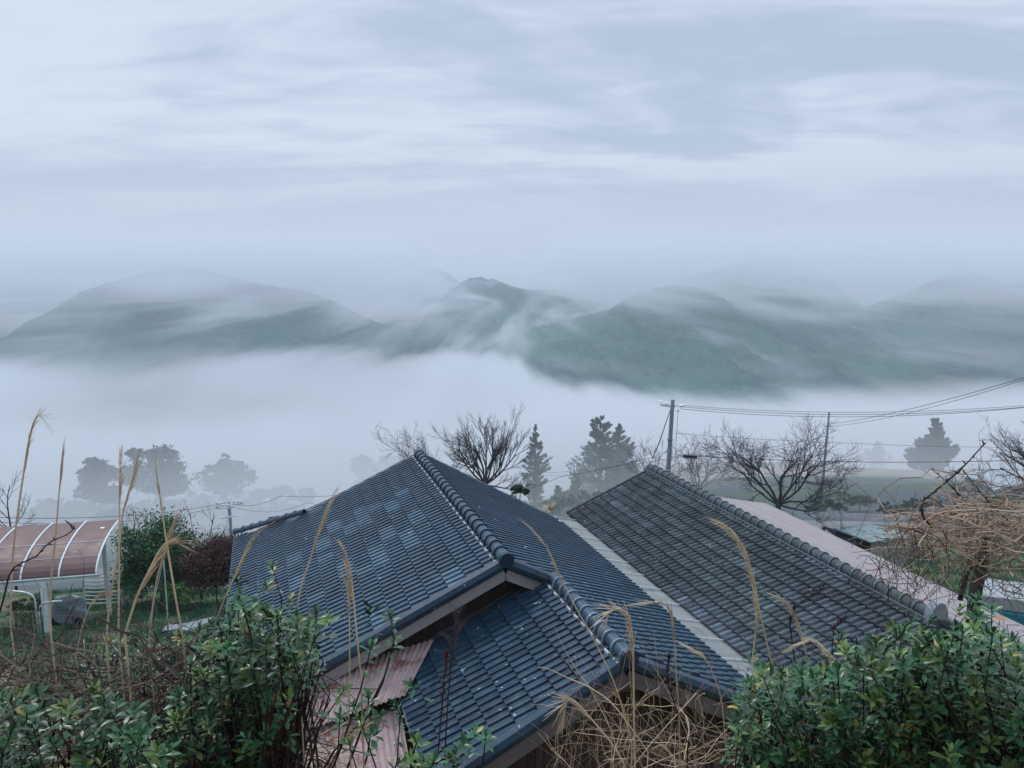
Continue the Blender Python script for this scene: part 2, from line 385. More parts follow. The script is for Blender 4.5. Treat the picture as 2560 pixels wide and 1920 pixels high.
def sheet(mb,A,B,C,D,nw,amp,nl=2,rnd_t=.1):
    """corrugated sheet: A-B is one corrugated edge, D-C the opposite; waves run A->D"""
    A,B,C,D=map(Vector,(A,B,C,D)); up=(B-A).cross(D-A).normalized()
    if up.z<0: up=-up
    n=nw*4; V=[];Fc=[]
    for j in range(nl):
        v=j/(nl-1)
        for i in range(n+1):
            u=i/n; p=(A*(1-u)+B*u)*(1-v)+(D*(1-u)+C*u)*v
            V.append(p+up*amp*math.sin(2*math.pi*nw*u))
    for j in range(nl-1):
        for i in range(n): a=j*(n+1)+i; Fc.append((a,a+1,a+n+2,a+n+1))
    b=len(mb.V); mb.add(V,Fc)
    for i in range(nw): 
        q=1+trnd.uniform(-rnd_t,rnd_t)
        for j in range(nl):
            for k in range(4): mb.T[b+j*(n+1)+i*4+k]=(q,q,q)
# ------------------------------------------------ blue-black tiled house
def house_one():
    t=thing('tiled_house','house with glossy blue-black tiled gable roofs stepping down to the weeds in front','house')
    p=.5; pl=.46; cs=1/math.sqrt(1+p*p); te=.305; cl_=1/math.sqrt(1+pl*pl)
    dM=slope_vec(-1,pl); upM=(ZV-SV*pl).normalized()
    upl=(SV*-p*1+ZV).normalized() if False else Vector(( -SV*p*1+ZV)).normalized()
    upL=(ZV-SV*p).normalized(); upR=(ZV+SV*p).normalized()   # left slope rises towards +s
    dL=slope_vec(-1,p); dR=slope_vec(1,p)
    patch={}
    def tint_left(r,i):
        v=vnoise(np.array([r*.42]),np.array([i*.31]),3)[0]
        k=(r,i//2); 
        if k not in patch: patch[k]=trnd.random()
        f=1.0+(.95 if (patch[k]>(.60 if 6<i<17 else .8) and 1<r<11 and trnd.random()<.9) else 0)*(.6+.4*patch[k])+trnd.uniform(-.09,.09)
        f*=.85+.35*v
        pq=max(0,min(1,(f-1.2)*2)); return (f*(1+.35*pq),f*(1+.08*pq),f*(1-.05*pq))
    rf=MB(); rows=15
    tiles(rf,L(0,0,0),EV,dM,upM,lambda r:(0,7.0 if r*te*cl_<2.7 else 7.0+(r*te*cl_-2.7)*.75),te,prof_saw,0,rows=rows,tintf=tint_left,tw=.30,step=.034)
    main=rf.build('roof_slope',M_TILE,t)
    rr=MB()
    def t2(r,i): f=trnd.uniform(.85,1.12)*1.12; return (f,f,f)
    def rngR(r):
        s=(r+.5)*te*cs; e0=0 if s<.74 else -2.55
        return (e0,6.97-s*.5)
    tiles(rr,L(0,0,0),EV,dR,upR,rngR,te,prof_saw,0,rows=11,tintf=t2,flip=False,step=.045,tw=.30)
    rr.build('roof_slope',M_TILE,t)
    # lower front gable, left slope
    lo=MB()
    def t3(r,i): f=trnd.uniform(.80,1.05)*(.86); return (f*.8,f*.95,f)
    tiles(lo,L(.76,-2.6,-.38),EV,dL,upL,lambda r:(0,2.95),te,prof_saw,0,rows=9,tintf=t3,step=.04,tw=.30)
    lo.build('lower_roof_slope',M_TILE,t)
    # backing sheets under the tiles so that no light leaks
    def deck(pts,name='roof_deck'):
        b=MB(); P=[L(*q) for q in pts]; n=len(P); dn=Vector((0,0,-.03)); dn2=Vector((0,0,-.11))
        b.add([q+dn for q in P]+[q+dn2 for q in P],[tuple(range(n)),tuple(range(n,2*n))[::-1]]+[(i,(i+1)%n,(i+1)%n+n,i+n) for i in range(n)],(1,1,1))
        return b.build(name,M_GUT,t)
    deck([(0,0,0),(0,6.95,0),(-2.7,6.95,-1.242),(-4.05,7.95,-1.863),(-4.05,0,-1.863)])
    deck([(0,0,0),(.74,0,-.37),(.74,-2.55,-.37),(2.9,-2.55,-1.45),(2.9,5.5,-1.45),(0,6.95,0)])
    deck([(.76,-2.55,-.38),(.76,.3,-.38),(-1.58,.3,-1.55),(-1.58,-2.55,-1.55)])
    # far slope of the irregular back, keeps the hip solid from the side
    deck([(0,6.95,0),(2.9,5.5,-1.45),(2.9,8.0,-2.4),(-4.05,7.95,-1.863),(-2.7,6.95,-1.242)])
    cap=MB();mo=MB()
    ridge(cap,mo,L(0,-.06,.0),L(0,6.97,.0),26,r=.10)
    ridge(cap,mo,L(.76,-2.66,-.37),L(.76,-.1,-.37),10,r=.098,ct=(6.,4.0,3.2))
    ridge(cap,mo,L(-4.15,8.02,-1.86),L(-2.62,6.9,-1.17),8,r=.075,mort=False)
    # disc-shaped end tiles
    for c,q in((L(0,-.07,.035),.115),(L(.76,-2.67,-.33),.12)):
        cap.tube([c-EV*.05,c+EV*.02],[q,q],14,t=(.55,.55,.6))
    rc=cap.build('ridge_tiles',M_TILE,t,smooth=False); mo.build('ridge_mortar',M_MORTAR,rc)
    def VG(*a,**k): vg=MB(); verge(vg,*a,**k); vg.build('verge_tiles',M_TILE,t)
    VG(L(-.05,-.02,-.045),L(-4.1,-.02,-1.895),14,r=.082)
    VG(L(.05,-.02,-.045),L(.72,-.06,-.37),3,r=.085)
    VG(L(.70,-2.6,-.43),L(-1.66,-2.6,-1.61),9,r=.085,t=(.9,.95,1))
    VG(L(.82,-2.6,-.43),L(2.92,-2.6,-1.48),8,r=.085)
    VG(L(.1,6.99,-.04),L(2.95,5.48,-1.46),11,r=.05)
    VG(L(-.05,7.0,-.03),L(-2.7,7.0,-1.25),9,r=.035)
    # bargeboards
    fa=MB()
    for a,b in((L(.0,-.03,-.215),L(-3.95,-.03,-2.03)),(L(0,-.03,-.215),L(.70,-.03,-.565))):
        fa.bar(a,b,.03,.16,up=ZV)
    fa.build('bargeboard',M_FASCIA,t)
    fb=MB()
    for a,b in((L(.76,-2.62,-.62),L(-1.6,-2.62,-1.80)),(L(.76,-2.62,-.62),L(2.86,-2.62,-1.67))): fb.bar(a,b,.03,.19,up=ZV)
    fb.build('bargeboard',M_FASCIA2,t)
    # gable wall over the lower roof, with vertical boards as geometry
    def boards(name,pts_top,zb,e,mat,step=.09):
        b=MB(); (s0,z0),(s1,z1),(s2,z2)=pts_top; s=s0
        while s<s2-.001:
            q=min(s+step,s2); zt=lambda x:(z0+(z1-z0)*(x-s0)/(s1-s0)) if x<s1 else (z1+(z2-z1)*(x-s1)/(s2-s1))
            zbv=zb if isinstance(zb,(int,float)) else zb((s+q)/2)
            f=trnd.uniform(.75,1.25); ee=e+trnd.uniform(-.004,.004)
            V=[L(s+.004,ee,zbv),L(q-.004,ee,zbv),L(q-.004,ee,zt(q)),L(s+.004,ee,zt(s))]
            V+=[v+EV*.03 for v in V]
            b.add(V,[(0,1,2,3),(4,7,6,5),(0,4,5,1),(1,5,6,2),(2,6,7,3),(3,7,4,0)],(f,f,f*1.0)); s=q
        bk=[L(s0,e+.04,zb if isinstance(zb,(int,float)) else zb(s0)),L(s2,e+.04,zb if isinstance(zb,(int,float)) else zb(s2)),L(s2,e+.04,z2),L(s1,e+.04,z1),L(s0,e+.04,z0)]
        b.add(bk,[(0,1,2,3,4)],(.3,.3,.3))
        return b.build(name,mat,t)
    boards('gable_wall',[(-3.3,-1.62),(0,-.13),(.74,-.48)],-5.0,.30,M_WOOD)
    boards('gable_wall',[(-1.3,-1.55),(.76,-.5),(2.75,-1.5)],-5.0,-2.30,M_WOOD,.11)
    tr=MB()
    tr.bar(L(.70,.24,-.46),L(-1.62,.24,-1.50),.05,.17,up=ZV)
    tr.bar(L(-1.62,.24,-1.46),L(-3.2,.24,-1.62),.05,.12,up=ZV)
    tr.build('wall_flashing',M_GUT,t)
    # body of the house
    wb=MB()
    def wallq(s0,e0,s1,e1,zt,zb): 
        a,b=L(s0,e0,zb),L(s1,e1,zb); wb.quad(a,b,L(s1,e1,zt),L(s0,e0,zt))
    wallq(-3.4,.36,-3.4,7.6,-1.75,-5.4); wallq(-3.4,7.6,2.5,7.6,-1.4,-5.4); wallq(2.5,7.6,2.5,-2.25,-1.35,-5.4); wallq(-1.25,.3,-1.25,-2.26,-1.5,-5.4)
    wb.build('wall',M_WALL,t)
    gt=MB()
    gt.tube([L(-4.16,0.1,-1.97),L(-4.16,8.0,-1.97)],.055,6)
    gt.tube([L(-4.16,7.9,-1.97),L(-4.12,7.85,-2.4),L(-4.12,7.85,-5.2)],.035,6)
    gt.tube([L(-1.68,-2.5,-1.68),L(-1.68,-.6,-1.66)],.04,6,t=(4,4.2,4.4))
    gt.build('gutter',M_GUT,t)
    # grey meter box on the front wall
    mb=MB(); c=L(.42,-2.42,-2.32)
    mb.box(c,SV*.17,EV*.09,ZV*.14); mb.box(c+ZV*.155,SV*.19,EV*.11,ZV*.012,(1.2,1.2,1.2)); mb.box(c-EV*.093,SV*.10,EV*.004,ZV*.05,(.5,.55,.6))
    mb.build('meter_box',M_ALU,t)
house_one()
def lean_to():
    t=thing('lean_to','rust-stained corrugated iron lean-to roof tucked under the front gable','lean-to')
    a=MB(); sheet(a,L(-3.2,.2,-1.52),L(-1.05,.2,-1.20),L(-1.66,-.72,-1.49),L(-3.2,-.72,-1.80),24,.016); a.build('roof_sheet',M_RUST,t)
    b=MB(); sheet(b,L(-3.35,-.62,-1.86),L(-1.72,-.62,-1.74),L(-1.78,-2.3,-2.16),L(-3.35,-2.3,-2.28),19,.016); b.build('roof_sheet',M_RUST,t)
    for s in(-3.25,-1.95):
        for e in(-2.2,.1): c=MB(); c.bar(L(s,e,-5.2),L(s,e,-1.95 if e>0 else -2.3),.08,.08,up=EV); c.build('post',M_WOOD,t)
    c=MB(); c.bar(L(-3.3,-2.2,-2.36),L(-1.8,-2.2,-2.26),.05,.09); c.build('beam',M_WOOD,t); c=MB(); c.bar(L(-3.3,.1,-1.66),L(-1.8,.1,-1.58),.05,.09); c.build('beam',M_WOOD,t)
    for k in range(7):
        for (e,z) in((-.35,-1.655),(-1.2,-1.985)):
            q=L(-3.1+k*.24,e,z+.02+.018*k); d=MB(); d.tube([q,q+ZV*.02],[.018,.012],6); d.build('nail_cap',M_WHITE,t)
lean_to()
# ------------------------------------------------ grey cement tiled house
def house_two():
    t=thing('grey_tiled_house','long low house with a weathered grey wavy-tiled roof, right of the awning','house')
    z0=-.985; p=.415; cs=1/math.sqrt(1+p*p); te=2.36/cs/11; s0=6.33
    dL=slope_vec(-1,p); upL=(ZV-SV*p).normalized(); pr=.56; dR=slope_vec(1,pr); upR=(ZV+SV*pr).normalized()
    c={}
    def tn(r,i):
        v=vnoise(np.array([r*.9]),np.array([i*.13]),8)[0]; w_=vnoise(np.array([r*.5+40]),np.array([i*.25]),18)[0]
        f=(.72+.55*v)*trnd.uniform(.9,1.1)
        if w_>.70: f*=1.55
        g=vnoise(np.array([r*.3+9]),np.array([i*.11]),28)[0]
        return (f,f*(1+.10*(g-.4)),f*(1.0-.12*(g-.4)))
    a=MB(); tiles(a,L(s0,-2.0,z0),EV,dL,upL,lambda r:(0,9.45),te,prof_wave,0,rows=11,ribv=(.62,1.38),tintf=tn,step=.042,tw=.29); a.build('roof_slope',M_TILE2,t)
    b=MB(); tiles(b,L(s0,-2.0,z0),EV,dR,upR,lambda r:(0,9.45),te,prof_wave,0,rows=11,ribv=(.62,1.38),tintf=tn,step=.042,tw=.29); b.build('roof_slope',M_TILE2,t)
    dk=MB()
    for sg in(-1,1):
        p=.415 if sg<0 else pr
        P=[L(s0,-2.0,z0-.03),L(s0,7.42,z0-.03),L(s0+sg*2.33,7.42,z0-.03-2.33*p),L(s0+sg*2.33,-2.0,z0-.03-2.33*p)]
        dk.add(P+[q-ZV*.09 for q in P],[(0,1,2,3),(7,6,5,4),(0,1,5,4),(1,2,6,5),(2,3,7,6),(3,0,4,7)])
    dk.build('roof_deck',M_GUT,t)
    cp=MB();mo=MB(); ridge(cp,mo,L(s0,-1.85,z0),L(s0,7.45,z0),34,r=.105,mort=False,ct=(1.9,1.9,1.8))
    cp2=cp.build('ridge_tiles',M_TILE2,t)
    fl=MB()
    for sg in(-1,1): fl.bar(L(s0+sg*.15,-1.9,z0-.015),L(s0+sg*.15,7.45,z0-.015),.05,.07,t=(1.3,1.3,1.3))
    fl.build('ridge_flashing',M_TILE2,t)
    en=MB()   # white plastered end ornament
    base=L(s0,-1.98,z0+.02)
    V=[];n=9
    for k in range(n+1):
        an=math.pi*k/n; V.append((math.cos(an)*.17,math.sin(an)*.27))
    V=[(-.2,-.22)]+[( -x,y) for x,y in V]+[(.2,-.22)]
    P=[base+SV*x+ZV*y for x,y in V]; m=len(P); P+= [q+EV*.14 for q in P]
    en.add(P,[tuple(range(m)),tuple(range(m,2*m))[::-1]]+[(i,(i+1)%m,(i+1)%m+m,i+m) for i in range(m)],(.55,.6,.62)); en.build('ridge_end_ornament',M_MORTAR,t)
    for e in(-1.98,7.46):
        for sg in(-1,1): vg=MB(); verge(vg,L(s0,e,z0-.03),L(s0+sg*2.35,e,z0-.03-2.35*(p if sg>0 else .415)),10,r=.035,t=(.7,.7,.7)); vg.build('verge_tiles',M_TILE2,t)
    wb=MB()
    for (a0,e0,a1,e1) in((s0-1.95,-1.7,s0-1.95,7.2),(s0-1.95,7.2,s0+1.95,7.2),(s0+1.95,7.2,s0+1.95,-1.7),(s0+1.95,-1.7,s0-1.95,-1.7)):
        zt=z0-.95; wb.quad(L(a0,e0,-5.4),L(a1,e1,-5.4),L(a1,e1,zt-(.22 if a1>s0 else 0)),L(a0,e0,zt-(.22 if a0>s0 else 0)))
    for e in(-1.7,7.2): wb.add([L(s0-1.95,e,z0-.95),L(s0+1.95,e,z0-1.17),L(s0,e,z0-.08)],[(0,1,2)])
    wb.build('wall',M_WALL,t)
    g=MB(); g.tube([L(s0-2.4,-1.9,z0-1.13),L(s0-2.4,7.4,z0-1.13)],.05,6,t=(1.2,1.2,1.2)); g.build('gutter',M_GUT,t)
house_two()
def awning():
    t=thing('corrugated_awning','clouded white corrugated plastic awning bridging the gap between the two tiled roofs','awning')
    a=MB(); sheet(a,L(2.55,-2.2,-1.62),L(2.55,6.75,-1.62),L(3.98,6.75,-1.98),L(3.98,-2.2,-1.98),138,.008); a.build('plastic_sheet',M_AWN,t)
    f=MB(); up=ZV*.022
    for k in range(13):
        e=-2.1+k*.735; f.bar(L(2.6,e,-1.625)+up,L(3.97,e,-1.965)+up,.02,.010,t=(1.15,1.15,1.15))
    f.build('joint_strip',M_ALU,t)
    g=MB(); g.bar(L(3.36,-2.2,-1.815)+up,L(3.36,6.75,-1.815)+up,.022,.012,t=(1.1,1.1,1.1)); g.bar(L(3.99,-2.25,-1.955),L(3.99,6.78,-1.955),.035,.05)
    g.bar(L(2.5,6.78,-1.61),L(3.98,6.78,-1.985),.03,.05)
    for k in range(26): q=L(3.36,-2.0+k*.34,-1.79); g.tube([q,q+ZV*.018],[.014,.01],6,t=(1.5,1.5,1.5))
    g.build('frame',M_ALU,t)
    h=MB()
    for s,z in((3.9,-2.06),(2.65,-1.74)):
        h.bar(L(s,-2.2,z),L(s,6.7,z),.05,.06)
        for e in(-2.,2.,6.6): h.bar(L(s,e,-5.2),L(s,e,z),.06,.06,up=EV)
    h.build('post',M_GUT,t)
awning()
def pink_roof():
    t=thing('metal_roofed_outhouse','long outhouse with a faded pink sheet-metal roof behind the grey tiled ridge','outhouse')
    A=(9.0,-2.4,-2.30);B=(9.0,8.45,-2.30);C=(10.95,8.75,-2.78);D=(10.95,-2.4,-2.78)
    a=MB(); sheet(a,L(*A),L(*D),L(*C),L(*B),17,.012,3); a.build('roof_sheet',M_PINK,t)
    b=MB(); sheet(b,L(9.0,-2.4,-2.30),L(8.75,-2.4,-2.46),L(8.75,8.4,-2.46),L(9.0,8.4,-2.30),3,.012,3); b.build('roof_sheet',M_PINK,t)
    k=MB(); k.bar(L(10.96,-2.4,-2.8),L(10.96,8.75,-2.8),.02,.05,t=(.7,.65,.66))
    for e in (1.2,3.4): 
        for s in(10.0,10.35,10.7): zq=-2.30-.246*(s-9.0)+.02; k.bar(L(s,e+s*.6-6,zq),L(s+.12,e+s*.6-6,zq-.03),.03,.012,t=(1.3,1.3,1.3))
    k.build('roof_trim',M_ALU,t)
    w_=MB()
    for (a0,e0,a1,e1) in((8.85,-2.2,8.85,8.3),(8.85,8.3,10.75,8.5),(10.75,8.5,10.75,-2.2),(10.75,-2.2,8.85,-2.2)):
        w_.quad(L(a0,e0,-5.6),L(a1,e1,-5.6),L(a1,e1,-2.85),L(a0,e0,-2.85))
    w_.build('wall',M_SIDING,t)
pink_roof()
# ---------------------------------------------------------------- carport, fences, poles, sheds
M_CARP=tintmat('brown_polycarbonate',(.125,.070,.068),.55,.4,.10,3,grime=((.16,.07,.06),1.6,.60))
M_POLE=tintmat('concrete_pole',(.12,.16,.19),.8,.3,.2,4)
M_CABLE=tintmat('black_cable',(.03,.035,.045),.7,.2,.1,3)
M_BARK=tintmat('bark',(.060,.055,.058),.9,.2,.4,12)
M_CONC=tintmat('concrete',(.14,.16,.17),.9,.2,.3,6)
def carport():
    t=thing('carport','carport with a curved brown plastic roof on white frames, at the left edge','carport')
    A=Vector((-13.45,24.0,-10.0)); d=Vector((-2.7,-.62,0)).normalized(); q=Vector((-d.y,d.x,0)); 
    if q.y<0: q=-q
    def arc(i,a): return A+d*(i*1.10)+q*(2.7*(1-math.cos(a)))+ZV*(.86*math.sin(a)+.03)
    na=12; AM=math.pi*.56
    for i in range(5):
        pn=MB(); V=[]
        for k in range(na+1):
            a=AM*k/na
            V+= [arc(i,a),arc(i+1,a)]
        pn.add(V,[(2*k,2*k+1,2*k+3,2*k+2) for k in range(na)],(1,1,1)); pn.add([v-ZV*.012 for v in V],[(2*k,2*k+2,2*k+3,2*k+1) for k in range(na)],(1,1,1)); pn.build('roof_panel',M_CARP,t)
    for i in range(6):
        rb=MB(); rb.tube([arc(i,AM*k/na)+ZV*.02 for k in range(na+1)],.030,6); rb.build('arch_rib',M_WHITE,t)
    pu=MB()
    for a in(.62,1.02): pu.tube([arc(0,a)+ZV*.01,arc(5,a)+ZV*.01],.016 if a>.9 else .009,5)
    pu.build('purlin',M_WHITE,t)
    bm=MB(); bm.bar(A-d*.12,A+d*5.7,.12,.13); bm.bar(A-d*.12+ZV*.085-q*.05,A+d*5.7+ZV*.085-q*.05,.10,.03,t=(.4,.5,.5)); bm.build('front_beam',M_WHITE,t)
    for i,(s,w_,bk) in enumerate(((1.55,.18,0),(4.4,.18,0),(.35,.13,2.3))):
        p=A+d*s+q*bk; po=MB(); po.bar(Vector((p.x,p.y,g1(p.x,p.y)-.1)),Vector((p.x,p.y,p.z+(0 if not bk else .9))),w_,w_,up=q); po.build('post',M_WHITE,t)
carport()
def rail_fence():
    t=thing('slatted_fence','white slatted metal fence beside the carport','fence')
    for k in range(9):
        v=1508-k*9.4; a=aty(207 if k<7 else 247,v,26.6); b=aty(298,v-3,27.6)
        m=MB(); m.tube([a,(a*2+b)/3-ZV*.03,(a+b*2)/3-ZV*.02,b],.022,5); m.build('slat',M_WHITE,t)
    for u,y in((206,26.6),(299,27.6)):
        a=aty(u,1430 if u>250 else 1450,y); m=MB(); m.tube([(a.x,a.y+.04,g1(a.x,a.y)-.1),(a.x,a.y+.04,a.z)],.035,6); m.build('post',M_WHITE,t)
rail_fence()
def hoop(pts,y,label):
    P=[aty(u,v,y) for u,v in pts]; g=P[-1]; P.append(Vector((g.x,g.y,g1(g.x,g.y)-.05)))
    m=MB(); m.tube(P,.028,7); o=m.build('pipe_hoop',M_ALU,None,True); tag(o,label,'railing','bent pipes under the carport')
hoop([(20,1478),(37,1478),(62,1481),(78,1486),(87,1498),(90,1525)],22.5,'bent pale pipe rail with its curve to the right, left of the white carport post')
hoop([(155,1503),(125,1504),(108,1507),(100,1517),(97,1530)],23.0,'lower bent pale pipe crossing behind the white carport post')
def tarp_bundle():
    t=thing('garden_cart','grey-and-white covered cart standing under the carport','cart')
    c=aty(168,1478,25.5); gz=g1(c.x,c.y); c=Vector((c.x,c.y,gz))
    m=MB(); V=[];nu,nv=14,8
    for j in range(nv+1):
        for i in range(nu):
            a=2*math.pi*i/nu; f=1-.35*(j/nv)**2; r=.62*f*(1+.08*math.sin(3*a+j))
            V.append(c+Vector((math.cos(a)*r*1.1,math.sin(a)*r*.6,.15+.75*j/nv+.06*math.sin(a*2+j))))
    V.append(c+Vector((.1,0,1.02)))
    F_=[(j*nu+i,j*nu+(i+1)%nu,(j+1)*nu+(i+1)%nu,(j+1)*nu+i) for j in range(nv) for i in range(nu)]+[(nv*nu+i,nv*nu+(i+1)%nu,(nv+1)*nu) for i in range(nu)]
    m.add(V,F_,(.3,.35,.38)); m.build('cover',M_WHITE,t)
    for s in(-1,1):
        w_=MB(); q=c+Vector((s*.45,-.3,.16)); w_.tube([q-Vector((0,.04,0)),q+Vector((0,.04,0))],[.16,.16],12,t=(.6,.6,.6)); w_.build('wheel',M_CABLE,t)
tarp_bundle()
def stakes():
    t=thing('stake_fence','row of thin stakes strung with wire in front of the green bush','fence'); P=[]
    for k in range(7):
        p=aty(303+k*11,1512,27.6+k*.12); gz=g1(p.x,p.y); P.append(Vector((p.x,p.y,gz))); m=MB(); m.tube([(p.x,p.y,gz-.1),(p.x+rnd.uniform(-.03,.03),p.y,gz+.95)],.014,5); m.build('stake',M_ALU,t)
    m=MB()
    for h in(.3,.6,.85): m.tube([p+ZV*h for p in P],.005,3)
    m.build('wire',M_ALU,t)
stakes()
def garden_pole():
    t=thing('support_pole','thin grey garden pole held by a slanting guy wire on the lawn','pole')
    a=aty(409,1400,23.5); g=g1(a.x,a.y); m=MB(); m.tube([(a.x,a.y,g-.1),a],.022,6); m.build('pole',M_ALU,t)
    b=aty(356,1535,22.6); m=MB(); m.tube([a,(b.x,b.y,g1(b.x,b.y))],.008,4); m.build('guy_wire',M_ALU,t)
garden_pole()
for (u,v,y,rz,sx_,lab) in((452,1562,24.0,.05,.55,'flat grey slab pile lying on the lawn, the left one of two'),(494,1556,24.4,.55,.60,'angled grey slab pile on the lawn, the right one of two')):
    t=thing('concrete_slabs',lab,'slabs','slab piles on the lawn'); p=aty(u,v,y); g=g1(p.x,p.y)
    X=Vector((math.cos(rz),math.sin(rz),0)); Y=Vector((-X.y,X.x,0))
    for k in range(3):
        m=MB(); m.box(Vector((p.x,p.y,g+.06+k*.10)),X*(sx_*rnd.uniform(.9,1)),Y*.22,ZV*.038,(1,1,1) if k<2 else (1.5,1.5,1.5)); m.build('slab',M_CONC,t)
# ---------------------------------------------------------------- poles and wires
def wire(label,pts,r=.018,sag=0,box=None,tint=(1,1,1)):
    P=[Vector(p) for p in pts]; Q=[]
    for i in range(len(P)-1):
        n=14
        for k in range(n+(i==len(P)-2)):
            f=k/n; Q.append(P[i].lerp(P[i+1],f)-ZV*sag*4*f*(1-f))
    m=MB(); m.tube(Q,r*.8,4,tint); o=m.build('overhead_wire',M_CABLE); tag(o,label,'wire','overhead wires')
    if box:
        b=MB(); d=(Q[1]-Q[0]).normalized(); c=Q[0]+d*box; b.bar(c-d*.33-ZV*.06,c+d*.33-ZV*.06,.12,.14); b.build('splice_box',M_CABLE,o)
    return o
def utility_pole():
    t=thing('utility_pole','tall dark concrete utility pole with a white crossarm, behind the grey tiled ridge','utility pole')
    top=aty(1682,1000,38.); x,y=top.x,top.y; gz=g1(x,y); lean=Vector((.14,0,0))
    m=MB(); m.tube([(x-.45,y,gz-.3),(x-.2,y,top.z-6),(x,y,top.z)],[.18,.135,.095],12); m.build('pole',M_POLE,t,True)
    z=top.z-.30; m=MB(); m.bar((x-.62,y-.1,z+.10),(x+.18,y+.35,z-.10),.075,.075); m.bar((x-.62,y+.12,z+.02),(x+.15,y+.5,z-.16),.06,.06); m.build('crossarm',M_WHITE,t)
    for k,(dx,dz) in enumerate(((-.6,.2),(-.3,.12),(.16,.02),(.42,-.02),(.55,.0),(.30,-.25))):
        m=MB(); c=Vector((x+dx,y+.1,z+dz)); m.tube([c-ZV*.06,c-ZV*.02,c,c+ZV*.04,c+ZV*.07],[.05,.09,.05,.08,.03],8,t=(1.25,1.25,1.25)); m.build('insulator',M_WHITE,t)
    for h in(2.0,3.55,3.75,3.98,4.4):
        m=MB(); m.tube([(x-.03*h-.012,y,top.z-h-.03),(x-.03*h-.012,y,top.z-h+.03)],.135+.004*h,12); m.build('band',M_ALU if h!=2.0 else M_POLE,t)
    m=MB(); m.tube([(x+.26,y-.1,z-.1),(x+.15,y-.12,top.z-4),(x+.08,y-.12,gz)],.02,5,t=(1,1,1)); m.build('riser_pipe',M_WHITE,t)
    m=MB(); m.tube([(x-.12,y,top.z-.55),(x-.75,y-.6,top.z-2.1),(x-1.1,y-.9,top.z-2.75)],[.02,.028,.028],5,t=(.6,.6,.6)); m.build('guy_wire',M_CABLE,t)
    return top
PT=utility_pole()
wire('upper of the three wires running right from the white crossarm',[aty(1690,1012,38.2),aty(2560,1014,36),aty(3100,985,34)],.012,.35)
wire('middle wire running right from the white crossarm, with a thick sleeve',[aty(1693,1016,38),aty(2560,1018,35.6),aty(3100,990,34)],.014,.38)
wire('lowest of the three wires running right from the white crossarm',[aty(1700,1022,37.8),aty(2560,1019,35.2),aty(3100,992,33)],.014,.42)
wire('thin wavy telephone wire halfway up the dark pole',[aty(1686,1083,38),aty(2130,1108,37),aty(2560,1118,36),aty(3000,1112,35)],.010,.06,tint=(2.2,2.4,2.6))
wire('thick black cable with a splice box passing behind the bare gnarled tree',[aty(1697,1137,37.6),aty(2560,1150,35.5),aty(3000,1135,34)],.019,.22,box=.55)
wire('service cable dropping left from the dark pole across the cedars',[aty(1667,1152,37.8),aty(1640,1142,37),aty(1400,1192,34),aty(1290,1232,32)],.014,.05)
def lamp_post():
    t=thing('slender_pole','slender pale pole standing in mist behind the gnarled bare tree','pole')
    a=aty(2073,1030,58); m=MB(); m.tube([(a.x-.25,a.y,g1(a.x,a.y)-.3),a],[.11,.075],8,t=(1.3,1.3,1.3)); m.build('pole',M_POLE,t,True)
    m=MB(); m.bar(a+Vector((-.25,0,-1.1)),a+Vector((.3,0,-1.1)),.05,.05); m.build('bracket',M_POLE,t)
lamp_post()
wire('upper of the twin cables climbing to the top right corner of the valley view',[aty(2072,1060,58),aty(2560,944,30),aty(2800,880,24)],.016,.25)
wire('lower of the twin cables climbing to the top right corner of the valley view',[aty(2072,1066,58),aty(2560,949,30.3),aty(2800,886,24)],.014,.33)
wire('faint wire in the mist left of the slender pole, upper one',[aty(2068,1090,58),aty(1700,1142,66),aty(1300,1185,80)],.018,.3)
wire('faint wire in the mist left of the slender pole, lower one',[aty(2068,1098,58),aty(1700,1150,66),aty(1300,1192,80)],.014,.3)
def small_pole():
    t=thing('utility_pole','small distant utility pole with two crossarms, left of the blue-black roof','utility pole')
    a=aty(573,1256,60); gz=g1(a.x,a.y); m=MB(); m.tube([(a.x,a.y,gz-.3),a],[.17,.12],8); m.build('pole',M_POLE,t,True)
    for (z,w1,w2,dy) in((-.15,-.55,.75,.25),(-.42,-.65,.2,0),(-1.15,-.4,.45,.2)):
        m=MB(); m.bar(a+Vector((w1*1.5,-dy-.25,z)),a+Vector((w2*1.5,dy-.25,z+.08)),.10,.12); m.build('crossarm',M_WHITE,t)
    for dx,z in((-.6,0),(-.42,-.02),(.3,.08),(.52,.12),(.7,.1),(-.6,-.3),(.2,-.28)):
        m=MB(); c=a+Vector((dx*1.5,-.25,z+.05)); m.tube([c-ZV*.12,c,c+ZV*.14],[.08,.14,.06],7); m.build('insulator',M_WHITE,t)
small_pole()
wire('faint wire crossing the mist left of the small pole, upper one',[aty(-60,1292,40),aty(568,1257,60),aty(700,1240,62),aty(1010,1205,66)],.02,.5)
wire('faint wire crossing the mist left of the small pole, lower one',[aty(-60,1302,40),aty(568,1262,60),aty(770,1256,63),aty(1000,1250,66)],.016,.7)
